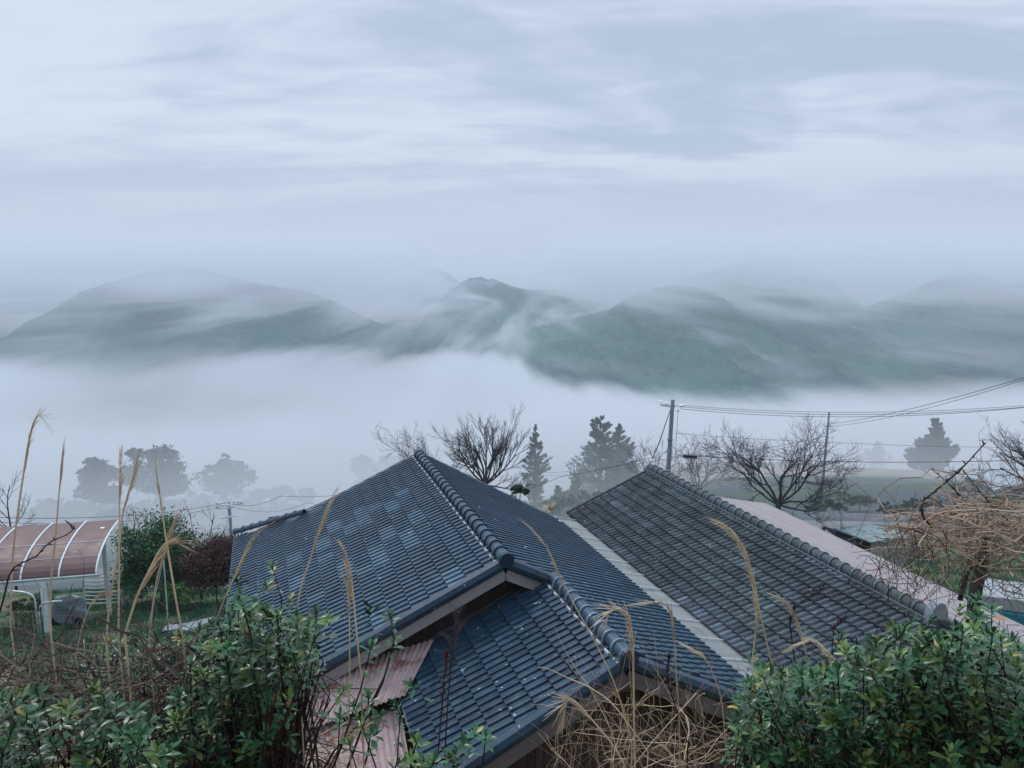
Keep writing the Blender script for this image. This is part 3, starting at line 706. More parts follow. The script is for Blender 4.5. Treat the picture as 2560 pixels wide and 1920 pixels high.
# ---------------------------------------------------------------- right side buildings
def shed():
    t=thing('garden_shed','small grey shed with a flat lichen-stained teal roof','shed')
    z=-11.4; C=[Vector((14.9,31.0,z)),Vector((17.0,31.7,z+.02)),Vector((16.1,33.1,z+.06)),Vector((14.0,32.6,z+.05))]
    m=MB(); m.add(C+[c-ZV*.06 for c in C],[(0,1,2,3),(7,6,5,4)]+[(i,(i+1)%4,(i+1)%4+4,i+4) for i in range(4)]); m.build('roof',M_TEAL,t)
    ce=sum(C,Vector())/4; I=[ce+(c-ce)*.93 for c in C]; g=-14.6
    mats=[M_SIDING,M_SIDING,M_SIDING,M_DARK]
    for i in range(4):
        a,b=I[i],I[(i+1)%4]; w_=MB(); n=13
        for k in range(n):
            z0=g+(z-.07-g)*k/n; z1=g+(z-.07-g)*(k+1)/n; o=((b-a).cross(ZV)).normalized()*(.0+.012)
            w_.quad(Vector((a.x,a.y,z0))+o,Vector((b.x,b.y,z0))+o,Vector((b.x,b.y,z1)),Vector((a.x,a.y,z1)),(1,1,1) if k%6 else (.7,.7,.7))
        w_.build('wall',mats[i],t)
shed()
def lean_shelter():
    t=thing('dark_shelter','low dark shelter behind the pink roof, joined to the teal-roofed shed','shelter')
    a,b,c,d=aty(2060,1318,33.6),aty(2100,1322,33.0),aty(2182,1356,31.4),aty(2130,1352,31.2)
    P=[Vector((p.x,p.y,-11.62)) for p in(a,b,c,d)]; m=MB(); m.add(P+[p-ZV*.08 for p in P],[(0,1,2,3),(7,6,5,4),(0,4,5,1),(1,5,6,2),(2,6,7,3),(3,7,4,0)]); m.build('roof',M_DARK,t)
    for p in P: w_=MB(); w_.bar(Vector((p.x,p.y,-14.4)),p-ZV*.05,.1,.1,up=Vector((0,1,0))); w_.build('post',M_WOOD,t)
lean_shelter()
def gable_house(name,label,cat,C,zr,zb,mw,mr,group=None,rise=.35,win=True):
    """C: four eave corners (ground plan), simple gable roof along C0-C1"""
    t=thing(name,label,cat,group); C=[Vector(c) for c in C]; ce=sum(C,Vector())/4
    O_=[ce+(c-ce)*1.10 for c in C]; r0=(O_[0]+O_[3])/2+ZV*rise; r1=(O_[1]+O_[2])/2+ZV*rise
    m=MB(); 
    for a,b,c,d in((O_[0],O_[1],r1,r0),(O_[3],O_[2],r1,r0)): P=[a,b,c,d]; m.add(P+[q-ZV*.12 for q in P],[(0,1,2,3),(7,6,5,4),(0,4,5,1),(1,5,6,2),(3,0,4,7)])
    m.build('roof',mr,t); w_=MB()
    for i in range(4):
        a,b=C[i],C[(i+1)%4]; w_.quad(Vector((a.x,a.y,zb)),Vector((b.x,b.y,zb)),b-ZV*.02,a-ZV*.02)
    for a,b,r_ in((C[0],C[3],r0),(C[1],C[2],r1)): w_.add([a,b,ce+(r_-ce)*.93],[(0,1,2)])
    w_.build('wall',mw,t)
    if win:
        a,b=C[0],C[1]; n=(b-a).cross(ZV).normalized()
        if n.y>0: n=-n
        for f in(.2,.5,.8):
            p=a.lerp(b,f)-ZV*1.3+n*.05; d=(b-a).normalized(); q=MB(); q.box(p,d*.55,n*.03,ZV*.5); q.build('window',M_DARK,t)
    return t
M_WR=tintmat('white_metal_roof',(.33,.36,.39),.6,.3,.15,.6)
z=-18.0
gable_house('white_roofed_house','low dark-walled building with a broad white roof in the mist, far right','house',[aty(2487,1221,61.2),aty(2600,1196,64.5),aty(2512,1156,69.2),aty(2412,1188,64.9)],0,-22.5,M_SIDING,M_WR,rise=.25)
hs=[(672,1068,500,7,6),(700,1079,492,9,7),(730,1087,486,6,6),(690,1100,478,8,6),(712,1060,515,8,5)]
for k,(u,v,y,w_,d_) in enumerate(hs):
    p=aty(u,v,y); g=g1(p.x,p.y); s=w_/2; zt=g+5.5
    lab=['white house in the valley mist, leftmost of the cluster','long white house at the middle of the misty cluster','small white house at the right end of the misty cluster','white house nearest the camera in the misty cluster','white house at the back of the misty cluster'][k]
    gable_house('valley_house',lab,'house',[(p.x-s,p.y,zt),(p.x+s,p.y+1,zt),(p.x+s-.5,p.y+d_+1,zt),(p.x-s-.5,p.y+d_,zt)],0,g-.5,M_WR,M_WR,'white houses in the valley',1.3)
def greenhouse():
    t=thing('greenhouse','long low greenhouse of pale film behind the teal-roofed shed','greenhouse')
    for r_ in range(2):
        a=aty(1985,1305-r_*22,40+r_*7); b=aty(2290,1312-r_*22,38.5+r_*7); d=(b-a); n=10; q=Vector((-d.y,d.x,0)).normalized(); gz=min(g1(a.x,a.y),g1(b.x,b.y))-.3
        m=MB(); V=[];H=.42
        for e in(a,b):
            e=Vector((e.x,e.y,e.z-H)); ring=[e+q*(-math.cos(math.pi*k/n)*1.0)+ZV*(math.sin(math.pi*k/n)*H) for k in range(n+1)]
            V+=[Vector((ring[0].x,ring[0].y,gz))]+ring+[Vector((ring[-1].x,ring[-1].y,gz))]
        k=n+3; m.add(V,[(i,i+1,i+1+k,i+k) for i in range(k-1)]+[tuple(range(k)),tuple(range(k,2*k))[::-1]],(1,1,1) if r_==0 else (.62,.66,.7)); m.build('film_tunnel',M_FILM,t)
        for j in range(0):
            e=a.lerp(b,j/8)-ZV*H; m=MB(); m.tube([e+q*(-math.cos(math.pi*i/8)*1.005)+ZV*(math.sin(math.pi*i/8)*(H+.005)) for i in range(9)],.012,4); m.build('hoop',M_ALU,t)
M_FILM=tintmat('pale_film',(.17,.18,.185),.8,.2,.3,1.2,sc=(1,1,3))
greenhouse()
def truck():
    t=thing('small_truck','small teal and white truck parked below the dead vines, right edge','truck')
    c=aty(2640,1560,18.6); g=g1(c.x,c.y); o=Vector((c.x,c.y,g)); X=Vector((.93,-.36,0)); Y=Vector((.36,.93,0))
    MT=tintmat('teal_paint',(.02,.16,.22),.4,.5,.2,4); MWp=tintmat('white_paint',(.30,.33,.35),.4,.5,.15,4)
    def B(name,x0,x1,y0,y1,z0,z1,mat,par=t,tint=(1,1,1)):
        m=MB(); m.box(o+X*(x0+x1)/2+Y*(y0+y1)/2+ZV*(z0+z1)/2,X*(x1-x0)/2,Y*(y1-y0)/2,ZV*(z1-z0)/2,tint); ob=m.build(name,mat,par)
        bv=ob.modifiers.new('b','BEVEL'); bv.width=.03; bv.segments=2; return ob
    B('cargo_bed',-1.9,.35,-.72,.72,.62,1.0,MT); 
    cargo=B('cargo',-1.8,.2,-.66,.66,1.01,1.35,MWp)
    m=MB(); P=[(.4,.35),(.4,1.72),(.9,1.78),(1.25,1.15),(1.55,.95),(1.6,.35)]; V=[o+X*x+Y*s*.72+ZV*z for s in(-1,1) for x,z in P]; n=6
    m.add(V,[tuple(range(n)),tuple(range(n,2*n))[::-1]]+[(i,(i+1)%n,(i+1)%n+n,i+n) for i in range(n)]); cab=m.build('cab',MT,t)
    m=MB(); m.box(o+X*.65+ZV*1.79,X*.3,Y*.66,ZV*.02); m.build('cab_roof',MWp,cab)
    for s in(-1,1):
        m=MB(); m.add([o+X*x+Y*s*.725+ZV*z for x,z in((.5,1.1),(.5,1.6),(.85,1.62),(1.12,1.12))],[(0,1,2,3)]); m.build('side_window',M_DARK,cab)
    for x in(-1.3,1.0):
        for s in(-1,1):
            m=MB(); q=o+X*x+Y*s*.62+ZV*.27; m.tube([q-Y*.08,q+Y*.08],.27,14); w_=m.build('wheel',M_CABLE,t); m=MB(); m.tube([q-Y*.085*1,q+Y*.085],.13,10); m.build('rim',M_ALU,w_)
truck()
# ---------------------------------------------------------------- plants
npr=np.random.default_rng(11)
def leafmat(name,base,rough=.45,spec=.45,var=.3,scale=4.):
    m,t,b=bsdf(name,rough,spec); at=N(t,'ShaderNodeAttribute',attribute_name='tint')
    P=N(t,'ShaderNodeNewGeometry').outputs['Position']; k=MR(t,NOISE(t,P,scale,3,.6),.3,.7,1-var,1+var,False)
    c=MIX(t,1.,base,at.outputs['Color'],'MULTIPLY'); v=N(t,'ShaderNodeVectorMath',operation='SCALE'); LK(t,c,v.inputs[0]); LK(t,k,v.inputs['Scale']); LK(t,v.outputs[0],b.inputs['Base Color']); return m
M_LEAF=leafmat('glossy_evergreen_leaf',(.034,.118,.046),.34,.5)
M_NEEDLE=leafmat('cedar_foliage',(.035,.085,.065),.8,.1,.3,1.2)
M_BROAD=leafmat('far_tree_foliage',(.04,.08,.06),.9,.05,.25,.5)
M_GREENB=leafmat('camellia_foliage',(.035,.105,.045),.6,.3,.45,1.4)
M_RED=leafmat('rusty_hedge_foliage',(.105,.055,.045),.8,.1,.4,1.6)
M_STRAW=leafmat('dry_straw',(.60,.49,.34),.75,.2,.2,5)
M_WEED=leafmat('brown_weed_stalk',(.50,.38,.27),.8,.15,.3,6)
M_TWIG=leafmat('dark_twig',(.040,.029,.028),.8,.2,.3,9)
M_VINE=leafmat('dead_vine',(.48,.375,.30),.8,.2,.35,5)
M_GRASS=leafmat('lawn_grass',(.028,.14,.085),.7,.2,.4,1.5)
M_DEADLEAF=leafmat('dead_leaf',(.22,.12,.07),.8,.15,.3,8)
LT=np.array([(0,0,0),(.26,-.36,.07),(.28,0,-.015),(.26,.36,.07),(.64,-.46,.08),(.66,0,-.02),(.64,.46,.08),(1,0,-.05)])
LF=np.array([(0,2,1),(0,3,2),(1,2,5),(1,5,4),(2,3,6),(2,6,5),(4,5,7),(5,6,7)])
def leaves_np(name,pos,d,up,ln,wd,tint,mat,parent=None,droop=.18):
    pos=np.asarray(pos,float); n=len(pos); d=np.asarray(d,float); d/=np.linalg.norm(d,axis=1)[:,None]
    s=np.cross(up,d); s/=np.maximum(np.linalg.norm(s,axis=1),1e-6)[:,None]; u=np.cross(d,s)
    X=LT[None,:,0]*ln[:,None]; Y=LT[None,:,1]*wd[:,None]; Z=LT[None,:,2]*wd[:,None]-droop*(LT[None,:,0]**2)*ln[:,None]
    V=pos[:,None,:]+X[...,None]*d[:,None,:]+Y[...,None]*s[:,None,:]+Z[...,None]*u[:,None,:]
    Fc=(LF[None]+8*np.arange(n)[:,None,None]).reshape(-1,3)
    T=np.repeat(np.asarray(tint,float),8,axis=0)
    return mesh_np(name,V.reshape(-1,3),Fc,mat,True,parent,T)
def cards_np(name,pos,size,tint,mat,parent=None,flat=0.):
    """leaf-sized rhombic faces, random orientation"""
    pos=np.asarray(pos,float); n=len(pos)
    a=npr.normal(size=(n,3)); a[:,2]*=1-flat; a/=np.linalg.norm(a,axis=1)[:,None]
    b=npr.normal(size=(n,3)); b=np.cross(a,b); b/=np.linalg.norm(b,axis=1)[:,None]
    size=np.broadcast_to(size,(n,))[:,None]*npr.uniform(.6,1.3,(n,1))
    V=np.stack([pos-a*size,pos-b*size*.45,pos+a*size,pos+b*size*.45],1).reshape(-1,3)
    return mesh_np(name,V,np.arange(4*n).reshape(n,4),mat,False,parent,np.repeat(np.asarray(tint,float),4,axis=0))
def rtint(n,lo=.6,hi=1.4,hue=.12):
    t=npr.uniform(lo,hi,(n,1))*np.ones((n,3)); t*=1+npr.uniform(-hue,hue,(n,3)); return t
def inpoly(u,v,P):
    c=False;j=len(P)-1
    for i in range(len(P)):
        if (P[i][1]>v)!=(P[j][1]>v) and u<(P[j][0]-P[i][0])*(v-P[i][1])/(P[j][1]-P[i][1])+P[i][0]: c=not c
        j=i
    return c
def curve(p0,p1,bend,n=8,jit=0.,r_=rnd):
    p0=Vector(p0);p1=Vector(p1);Q=[]
    for i in range(n+1):
        f=i/n; q=p0.lerp(p1,f)+Vector(bend)*(4*f*(1-f))
        if 0<i<n and jit: q+=Vector((r_.gauss(0,jit),r_.gauss(0,jit),r_.gauss(0,jit)))
        Q.append(q)
    return Q
def shrub(label,poly,y0,y1,n,root,seed,ll=.049,lo=.55,hi=1.35,stemn=1.,group='evergreen shrubs in the foreground',yellow=.02,tips=None,lay=1.,minleaf=7):
    r_=random.Random(seed); us=[p[0] for p in poly];vs_=[p[1] for p in poly]; T=[]; n=int(n*1.9)
    if tips: T+=[aty(u,v,y) for u,v,y in tips]
    k=0
    while len(T)<n and k<n*40:
        k+=1; u=r_.uniform(min(us),max(us)); v=r_.uniform(min(vs_),max(vs_))
        if inpoly(u,v,poly): T.append(aty(u,v,r_.uniform(y0,y1)))
    t=thing('evergreen_shrub',label,'shrub',group); stemn=.55; pos=[];d=[];ln=[];tn=[];up=[]
    st=MB(); root=Vector(root)
    for q in T:
        ax=Vector((r_.gauss(0,.3),r_.gauss(-.12,.3),1)).normalized()
        m=r_.randint(minleaf+1,14); a0=r_.uniform(0,6.28); base=r_.uniform(lo,hi); young=r_.random()<.25
        for i in range(m):
            a=a0+i*2.4; tilt=r_.uniform(.25,.6)+ (i/m)*1.0   # inner leaves upright, outer ones spreading
            h=Vector((math.cos(a),math.sin(a),0)); h=(h-ax*h.dot(ax)).normalized()
            dd=(ax*math.cos(tilt)+h*math.sin(tilt)).normalized(); L_=ll*r_.uniform(.65,1.15)*(1.15-.35*(1-i/m))
            pos.append(q-ax*(.045*i/m)); d.append(dd); ln.append(L_); up.append(ax if tilt>.3 else h)
            f=base*r_.uniform(.75,1.25); c=[f,f,f]
            if young: c=[f*3.2,f*1.6,f*1.1]
            if r_.random()<yellow: c=[f*9,f*2.0,f*1.0] if r_.random()<.6 else [f*9,f*1.1,f*.8]
            tn.append(c)
        for _ in range(r_.randint(1,4)):    # side leaves lower on the shoot
            a=r_.uniform(0,6.28); pos.append(q-ax*r_.uniform(.06,.16)+Vector((0,0,0))); d.append(Vector((math.cos(a),math.sin(a),r_.uniform(-.2,.5)))); ln.append(ll*r_.uniform(.6,1.)); up.append(Vector((0,0,1))); f=base*.8; tn.append([f,f,f])
        if r_.random()<stemn:
            low=q-ax*r_.uniform(.10,.2)+Vector((0,0,-.02)); fr=r_.uniform(.35,.6); mid=low.lerp(root,fr)+Vector((r_.gauss(0,.08),r_.gauss(0,.08),r_.gauss(.02,.04)))
            end=root+Vector((r_.gauss(0,.25),r_.gauss(0,.12),0)); P=[q,low]; 
            for f in(.33,.66,1): P.append(low.lerp(mid,f)+Vector((r_.gauss(0,.012),r_.gauss(0,.012),r_.gauss(0,.012))))
            for f in(.5,1): P.append(mid.lerp(end,f))
            st.tube(P,[.0022,.003,.004,.0045,.0055,.008,.011],4,t=(r_.uniform(.6,1.6),)*3)
    ln=np.array(ln)
    leaves_np('leaves',pos,d,np.array([tuple(x) for x in up]),ln,ln*npr.uniform(.34,.46,len(ln)),np.array(tn),M_LEAF,t)
    st.build('stems',M_TWIG,t); return t
# the left shrub and the lower ones, the right hedge
TL=[(565,1490,2.9),(590,1440,3.0),(600,1480,2.8),(680,1415,3.0),(665,1460,2.9),(725,1500,3.0),(790,1530,2.9),(740,1560,2.8),(925,1520,3.0),(820,1545,3.1),(975,1535,3.0),(985,1600,2.9),(930,1610,2.8),(500,1570,3.2),(450,1590,3.2),(520,1600,3.0)]
shrub('big glossy evergreen shrub reaching up in front of the blue-black roof, left of centre',[(440,1690),(500,1590),(575,1520),(640,1500),(700,1530),(800,1560),(800,1590),(790,1660),(730,1740),(690,1920),(430,1920),(420,1780)],2.6,3.4,215,aty(640,2250,3.1),1,tips=TL)
TS=[(860,1725,2.7),(880,1760,2.75),(920,1740,2.8),(950,1790,2.7),(985,1760,2.75),(1025,1712,2.8),(1000,1800,2.8),(900,1800,2.6),(850,1790,2.7),(930,1830,2.7),(870,1850,2.7)]
shrub('leafy side shoots in front of the rusty corrugated sheets',[(820,1700),(1000,1740),(1010,1790),(930,1880),(820,1920)],2.5,2.9,6,aty(760,2250,2.8),2,tips=TS)
shrub('small leafy shoots at the bottom, below the rake of the lower blue-black roof',[(1000,1880),(1090,1850),(1150,1890),(1140,1930),(990,1930)],2.5,2.8,7,aty(1100,2200,2.7),3,tips=[(1160,1855,2.7),(1190,1825,2.7),(1215,1835,2.75),(1140,1880,2.7),(1040,1850,2.8),(1060,1900,2.7)])
shrub('low sparse evergreen shrub among dark twigs in the bottom left corner',[(-60,1740),(60,1730),(200,1735),(330,1745),(430,1800),(440,1940),(-60,1940)],2.3,3.0,85,aty(180,2300,2.8),4,lo=.4,hi=1.1,tips=[(40,1735,2.6),(90,1730,2.6),(250,1725,2.5),(160,1790,2.5),(290,1745,2.6),(10,1760,2.5),(235,1715,2.6)])
shrub('evergreen shrub behind the dark twigs, right of the tall tan stalks',[(210,1660),(270,1600),(330,1560),(420,1600),(470,1640),(460,1720),(330,1700),(250,1720)],3.4,4.2,50,aty(340,2200,4.0),5,lo=.5,hi=1.1)
shrub('shoots of evergreen leaves left of the right hedge, in front of the pale awning end',[(1860,1740),(1890,1650),(1960,1690),(2040,1660),(2090,1720),(2060,1800),(2010,1925),(1880,1930),(1830,1840)],2.5,3.2,90,aty(1990,2250,2.9),6,tips=[(1880,1640,3.0),(1895,1665,3.0),(2105,1590,3.0),(2110,1620,2.9),(1930,1680,2.9),(2010,1660,2.9),(1990,1680,2.8),(1850,1745,2.8),(1840,1795,2.8),(2070,1660,2.9),(2150,1650,2.9)])
shrub('dense glossy evergreen hedge shrub in the middle of the bottom right',[(2080,1680),(2190,1600),(2230,1570),(2330,1550),(2370,1600),(2380,1930),(2040,1930),(2050,1760)],2.4,3.2,200,aty(2220,2260,2.9),7,tips=[(2230,1565,3.0),(2280,1555,3.0),(2330,1550,3.0),(2220,1600,2.9)])
shrub('evergreen hedge shrub filling the bottom right corner',[(2350,1620),(2400,1550),(2450,1530),(2500,1590),(2560,1620),(2660,1650),(2680,1940),(2340,1940)],2.3,3.2,210,aty(2480,2260,2.9),8,tips=[(2420,1500,3.0),(2450,1490,3.0),(2480,1520,3.0),(2400,1520,2.9),(2530,1600,3.0)])
# ---------------------------------------------------------------- twig tangles
def tangle(name,label,cat,poly,y0,y1,n,seed,mat,rad=(.0012,.004),ln=(.3,.9),dirb=(1,.2,.25),bend=.15,kind=None,group=None,tl=.5,th=4.2,part='twigs',jit=.012):
    r_=random.Random(seed); us=[p[0] for p in poly];vs_=[p[1] for p in poly]; m=MB();k=0;c=0
    while c<n and k<n*60:
        k+=1; u=r_.uniform(min(us),max(us)); v=r_.uniform(min(vs_),max(vs_))
        if not inpoly(u,v,poly): continue
        c+=1; q=aty(u,v,r_.uniform(y0,y1)); L_=r_.uniform(*ln)
        d=Vector((r_.gauss(0,1)*dirb[0],r_.gauss(0,1)*dirb[1],r_.gauss(0,1)*dirb[2])).normalized()
        b=Vector((r_.gauss(0,bend),r_.gauss(0,bend*.6),r_.gauss(.02,bend)))*L_
        R_=r_.uniform(*rad)*(1 if r_.random()<.8 else 1.6); f=r_.uniform(tl,th)
        P=curve(q-d*L_/2,q+d*L_/2,b,7,jit*L_*2,r_); m.tube(P,[.8*R_*(1.1-.6*i/7) for i in range(8)],3,t=(f,f*r_.uniform(.9,1.05),f*r_.uniform(.8,1.0)),cap=False)
        if r_.random()<.6:
            e=P[3]; d2=(d+Vector((r_.gauss(0,.7),r_.gauss(0,.4),r_.gauss(.2,.6)))).normalized(); m.tube(curve(e,e+d2*L_*.45,b*.5,4,jit*L_,r_),[R_*.7,R_*.6,R_*.5,R_*.4,R_*.3],3,t=(f,f,f),cap=False)
    if kind: o=m.build(name,mat); tag(o,label,kind=kind); return o
    t=thing(name,label,cat,group); m.build(part,mat,t); return t
tangle('bare_shrub','dense dark leafless twigs crossing in the lower left foreground','shrub',[(-80,1660),(60,1600),(220,1640),(420,1640),(520,1620),(560,1700),(430,1800),(420,1930),(-80,1930)],2.7,3.7,450,21,M_TWIG,(.0014,.0042),(.25,.8),(1,.3,.55),.16)
tangle('bare_shrub','leafless twigs mixed under the big evergreen shrub','shrub',[(420,1700),(720,1700),(760,1800),(780,1930),(420,1930)],3.0,3.8,330,22,M_TWIG,(.0014,.0045),(.25,.8),(.8,.3,.8),.15)
tangle('bare_shrub','thin dark branches under the right hedge','shrub',[(1850,1800),(2100,1700),(2600,1650),(2640,1930),(1850,1930)],3.0,3.7,260,23,M_TWIG,(.0014,.004),(.25,.8),(.8,.3,.8),.15)
tangle('dry_grass','pale dry straw littering the bank under the shrubs',None,[(-200,1760),(500,1780),(780,1850),(900,1960),(700,2100),(-200,2100)],3.7,5.2,900,24,M_STRAW,(.0015,.0045),(.3,.9),(.8,.5,.9),.12,kind='stuff',tl=.35,th=1.3)
tangle('dry_grass','pale dry straw under the right hedge',None,[(1880,1800),(2700,1760),(2800,2100),(1950,2100)],3.7,5.0,600,27,M_STRAW,(.0015,.0045),(.3,.9),(.8,.5,.9),.12,kind='stuff',tl=.35,th=1.3)
tangle('dry_weeds','tangle of dry tan weeds and straw in front of the lower gable wall','weeds',[(1420,1700),(1560,1690),(1700,1730),(1850,1800),(1900,1940),(1380,1940),(1400,1800)],3.0,4.3,95,25,M_WEED,(.0006,.0016),(.25,.9),(.35,.3,1),.10,tl=.35,th=1.2,part='stalks',jit=.004)
tangle('dry_weeds','low mat of bent pale straw at the bottom, right of the grey meter box','weeds',[(1530,1820),(1900,1820),(1950,1940),(1500,1940)],2.8,3.6,60,26,M_STRAW,(.0008,.0022),(.2,.7),(.6,.3,.8),.14,tl=.5,th=1.25,part='stalks',jit=.005)
# ---------------------------------------------------------------- tall plume grass stalks
def stalk(label,pts,y,r0=.0045,plume=.35,thick=.03,tint=1.,dark=False,group='tall dry plume grass stalks',side=1,yt=None,hairs=46):
    """pts tip -> base in the picture at depth y"""
    t=thing('plume_grass_stalk',label,'dry grass stalk',group); r_=random.Random(hash(label)%999 if False else len(label)*7+int(pts[0][0]))
    yt=yt or y; n=len(pts); K=[aty(u,v,yt+(y-yt)*i/(n-1)) for i,(u,v) in enumerate(pts)]
    Q=[]                                      # Catmull-Rom through the points
    for i in range(n-1):
        p0=K[max(i-1,0)];p1=K[i];p2=K[i+1];p3=K[min(i+2,n-1)]
        for k in range(6):
            f=k/6; Q.append(.5*((2*p1)+(p2-p0)*f+(2*p0-5*p1+4*p2-p3)*f*f+(3*p1-p0-3*p2+p3)*f**3))
    Q.append(K[-1]); g=Q[-1]; Q.append(Vector((g.x,g.y+.05,g1(g.x,g.y)-.05)))
    m=MB(); c=(1.05*tint,1.0*tint,.95*tint); c2=(1.0*tint,1.0*tint,1.0*tint)
    if dark: c=(.16,.10,.12);c2=(.3,.22,.2)
    N_=len(Q); m.tube(Q,[r0*.72*(.22+.78*min(1,i/(N_*.6))) for i in range(N_)],5,t=c,t2=c2); m.build('stem',M_STRAW,t)
    if plume:
        tot=sum((Q[i+1]-Q[i]).length for i in range(N_-1)); acc=0; H=MB()
        seg=[];
        for i in range(N_-1):
            seg.append((acc,Q[i],Q[i+1])); acc+=(Q[i+1]-Q[i]).length
        for h in range(hairs):
            s=plume*(h/hairs)**.9
            for a,p,q in seg[::-1]:
                if a<=s: 
                    e=p.lerp(q,min(1,(s-a)/max((q-p).length,1e-5))); dr=(p-q).normalized(); break
            w_=.7*thick*(.35+.65*math.sin(math.pi*min(1,(s/plume)*.9+.12)))
            off=Vector((r_.gauss(0,1),r_.gauss(0,1),r_.gauss(0,.5)))*w_*.55+Vector((side*w_*.5,0,0))
            L_=r_.uniform(.05,.11)
            f=r_.uniform(.75,1.35)*tint; H.tube(curve(e,e+dr*L_+off+Vector((0,0,-.02)),off*.25,4),[.0008,.0011,.0011,.0009,.0004],3,t=(f,f*.98,f*.96),cap=False)
        H.build('plume',M_STRAW,t)
    return t
stalk('tall tan stalk bowing right at its tip, farthest left and highest against the fog',[(106,1047),(97,1040),(84,1055),(70,1110),(58,1190),(42,1300),(30,1420),(26,1560)],3.2,.0055,.30,.012)
stalk('plain tan stalk rising past the carport roof, second from the left',[(155,1138),(150,1200),(143,1290),(136,1370),(128,1450),(124,1560)],3.0,.006,.18,.006)
stalk('upright tan stalk with a frayed top beside the end of the carport',[(299,1134),(300,1180),(299,1240),(298,1340),(297,1460),(296,1600)],3.1,.0055,.22,.022)
stalk('tan stalk leaning right with a slim plume, crossing the frayed upright one',[(340,1148),(332,1190),(318,1240),(306,1290),(297,1370),(275,1500),(265,1610)],3.0,.0055,.26,.014)
stalk('tan stalk leaning left with a bare pointed tip in front of the green bush',[(391,1180),(397,1225),(408,1300),(420,1380),(438,1490),(458,1600)],2.9,.0055,.20,.008)
stalk('thick bent stalk whose plume bows right in front of the rusty bush',[(445,1357),(425,1353),(402,1372),(372,1430),(340,1500),(312,1590)],2.8,.007,.28,.03,hairs=70)
stalk('short tan stalk behind the bent plume, leaning right',[(436,1298),(420,1345),(405,1400),(388,1470),(372,1600)],3.1,.0055,.22,.018)
stalk('thin stalk with a pale plume at the left edge of the blue-black roof',[(650,1325),(625,1352),(605,1395),(578,1460),(545,1540),(520,1620)],2.9,.004,.26,.013)
stalk('pinkish stalk rising over the upper left of the blue-black roof',[(826,1248),(808,1290),(792,1340),(775,1400),(755,1460),(740,1530)],3.0,.0045,.26,.012)
stalk('stalk with a feathery forked plume in front of the blue-black roof',[(858,1370),(868,1400),(876,1440),(884,1500),(892,1590),(903,1700),(905,1800)],2.8,.005,.24,.022,side=-1,hairs=60)
stalk('short thin stalk just left of the forked plume',[(864,1462),(870,1490),(873,1540),(874,1620),(873,1740),(872,1800)],2.8,.004,.14,.012)
stalk('long stalk with an orange plume leaning left over the right tile slope',[(1328,1320),(1350,1345),(1376,1385),(1400,1440),(1440,1520),(1490,1610),(1540,1720),(1580,1860)],3.2,.004,.34,.012,tint=.9)
stalk('arching plume bowing left above the front ridge end',[(1518,1545),(1527,1528),(1550,1522),(1572,1545),(1582,1600),(1584,1700),(1586,1860),(1588,1910)],2.8,.005,.32,.03,side=-1,hairs=80)
stalk('slim stalk with a reddish plume arching left over the awning',[(1628,1505),(1655,1508),(1678,1530),(1685,1580),(1690,1680),(1696,1760),(1700,1870)],2.9,.0035,.24,.018,side=-1,tint=.8)
stalk('tallest plume on the right, arching left over the grey tiles',[(1805,1308),(1838,1335),(1866,1385),(1882,1440),(1900,1530),(1925,1640),(1945,1720)],3.0,.005,.42,.022,side=-1,hairs=90)
stalk('short upright plume in front of the grey tiles near the awning',[(1886,1496),(1889,1530),(1888,1580),(1882,1650),(1885,1740)],2.9,.0035,.22,.016)
stalk('slim plume curving left in front of the grey tiles',[(1955,1498),(1975,1515),(1995,1555),(2010,1610),(2022,1670),(2030,1740)],3.0,.004,.26,.013,side=-1)
stalk('low tan plume bent flat just above the hedge',[(2000,1605),(2030,1600),(2055,1615),(2090,1650),(2140,1690),(2190,1740)],2.9,.005,.22,.02,hairs=60)
stalk('thin whitish stem slanting over the front tiled roof',[(1385,1565),(1410,1620),(1445,1680),(1480,1730),(1530,1830)],3.0,.0025,0)
stalk('pale curved stem arching over the front rake tiles',[(1345,1668),(1370,1672),(1420,1695),(1480,1722),(1540,1770),(1620,1880)],2.9,.0032,0,tint=1.1)
stalk('straight thin stem beside the arching plume',[(1590,1580),(1620,1640),(1665,1720),(1720,1840),(1740,1900)],3.1,.0028,0,tint=.8)
stalk('thin straw leaning left at the end of the awning',[(1735,1625),(1765,1650),(1785,1690),(1805,1760),(1815,1880)],3.0,.0032,.12,.008,tint=1.1)
stalk('small drooping plume in front of the front bargeboard',[(1412,1780),(1420,1752),(1440,1755),(1480,1800),(1530,1860),(1560,1910)],2.7,.0045,.18,.02,side=-1,tint=.95)
stalk('bent straw in front of the awning frame at the left garden',[(260,1485),(235,1500),(215,1540),(200,1590),(190,1640)],3.3,.005,.12,.01)
def dark_weed(label,pts,y,spread,n,col=(.16,.08,.09)):
    t=thing('dead_weed',label,'dead weed','dark dead weeds in front of the roofs'); r_=random.Random(len(label)); K=[aty(u,v,y) for u,v in pts]; g=K[-1]; K.append(Vector((g.x,g.y,g1(g.x,g.y)-.05)))
    m=MB(); m.tube(K,[.0016+.0004*i for i in range(len(K))],5,t=(.8,.7,.7)); m.build('stem',M_TWIG,t); h=MB()
    for i in range(n):
        f=r_.random()**1.3*.62*(len(K)-2); a=int(f); e=K[a].lerp(K[a+1],f-a)
        d=Vector((r_.gauss(0,1),r_.gauss(0,.5),r_.uniform(.3,2))).normalized()*r_.uniform(.3,1)*spread
        h.tube(curve(e,e+d,d*.1+ZV*.005,3,.002,r_),[.0016,.0013,.001,.0006],3,t=(col[0]*7,col[1]*8,col[2]*8),cap=False)
    h.build('seed_head',M_TWIG,t)
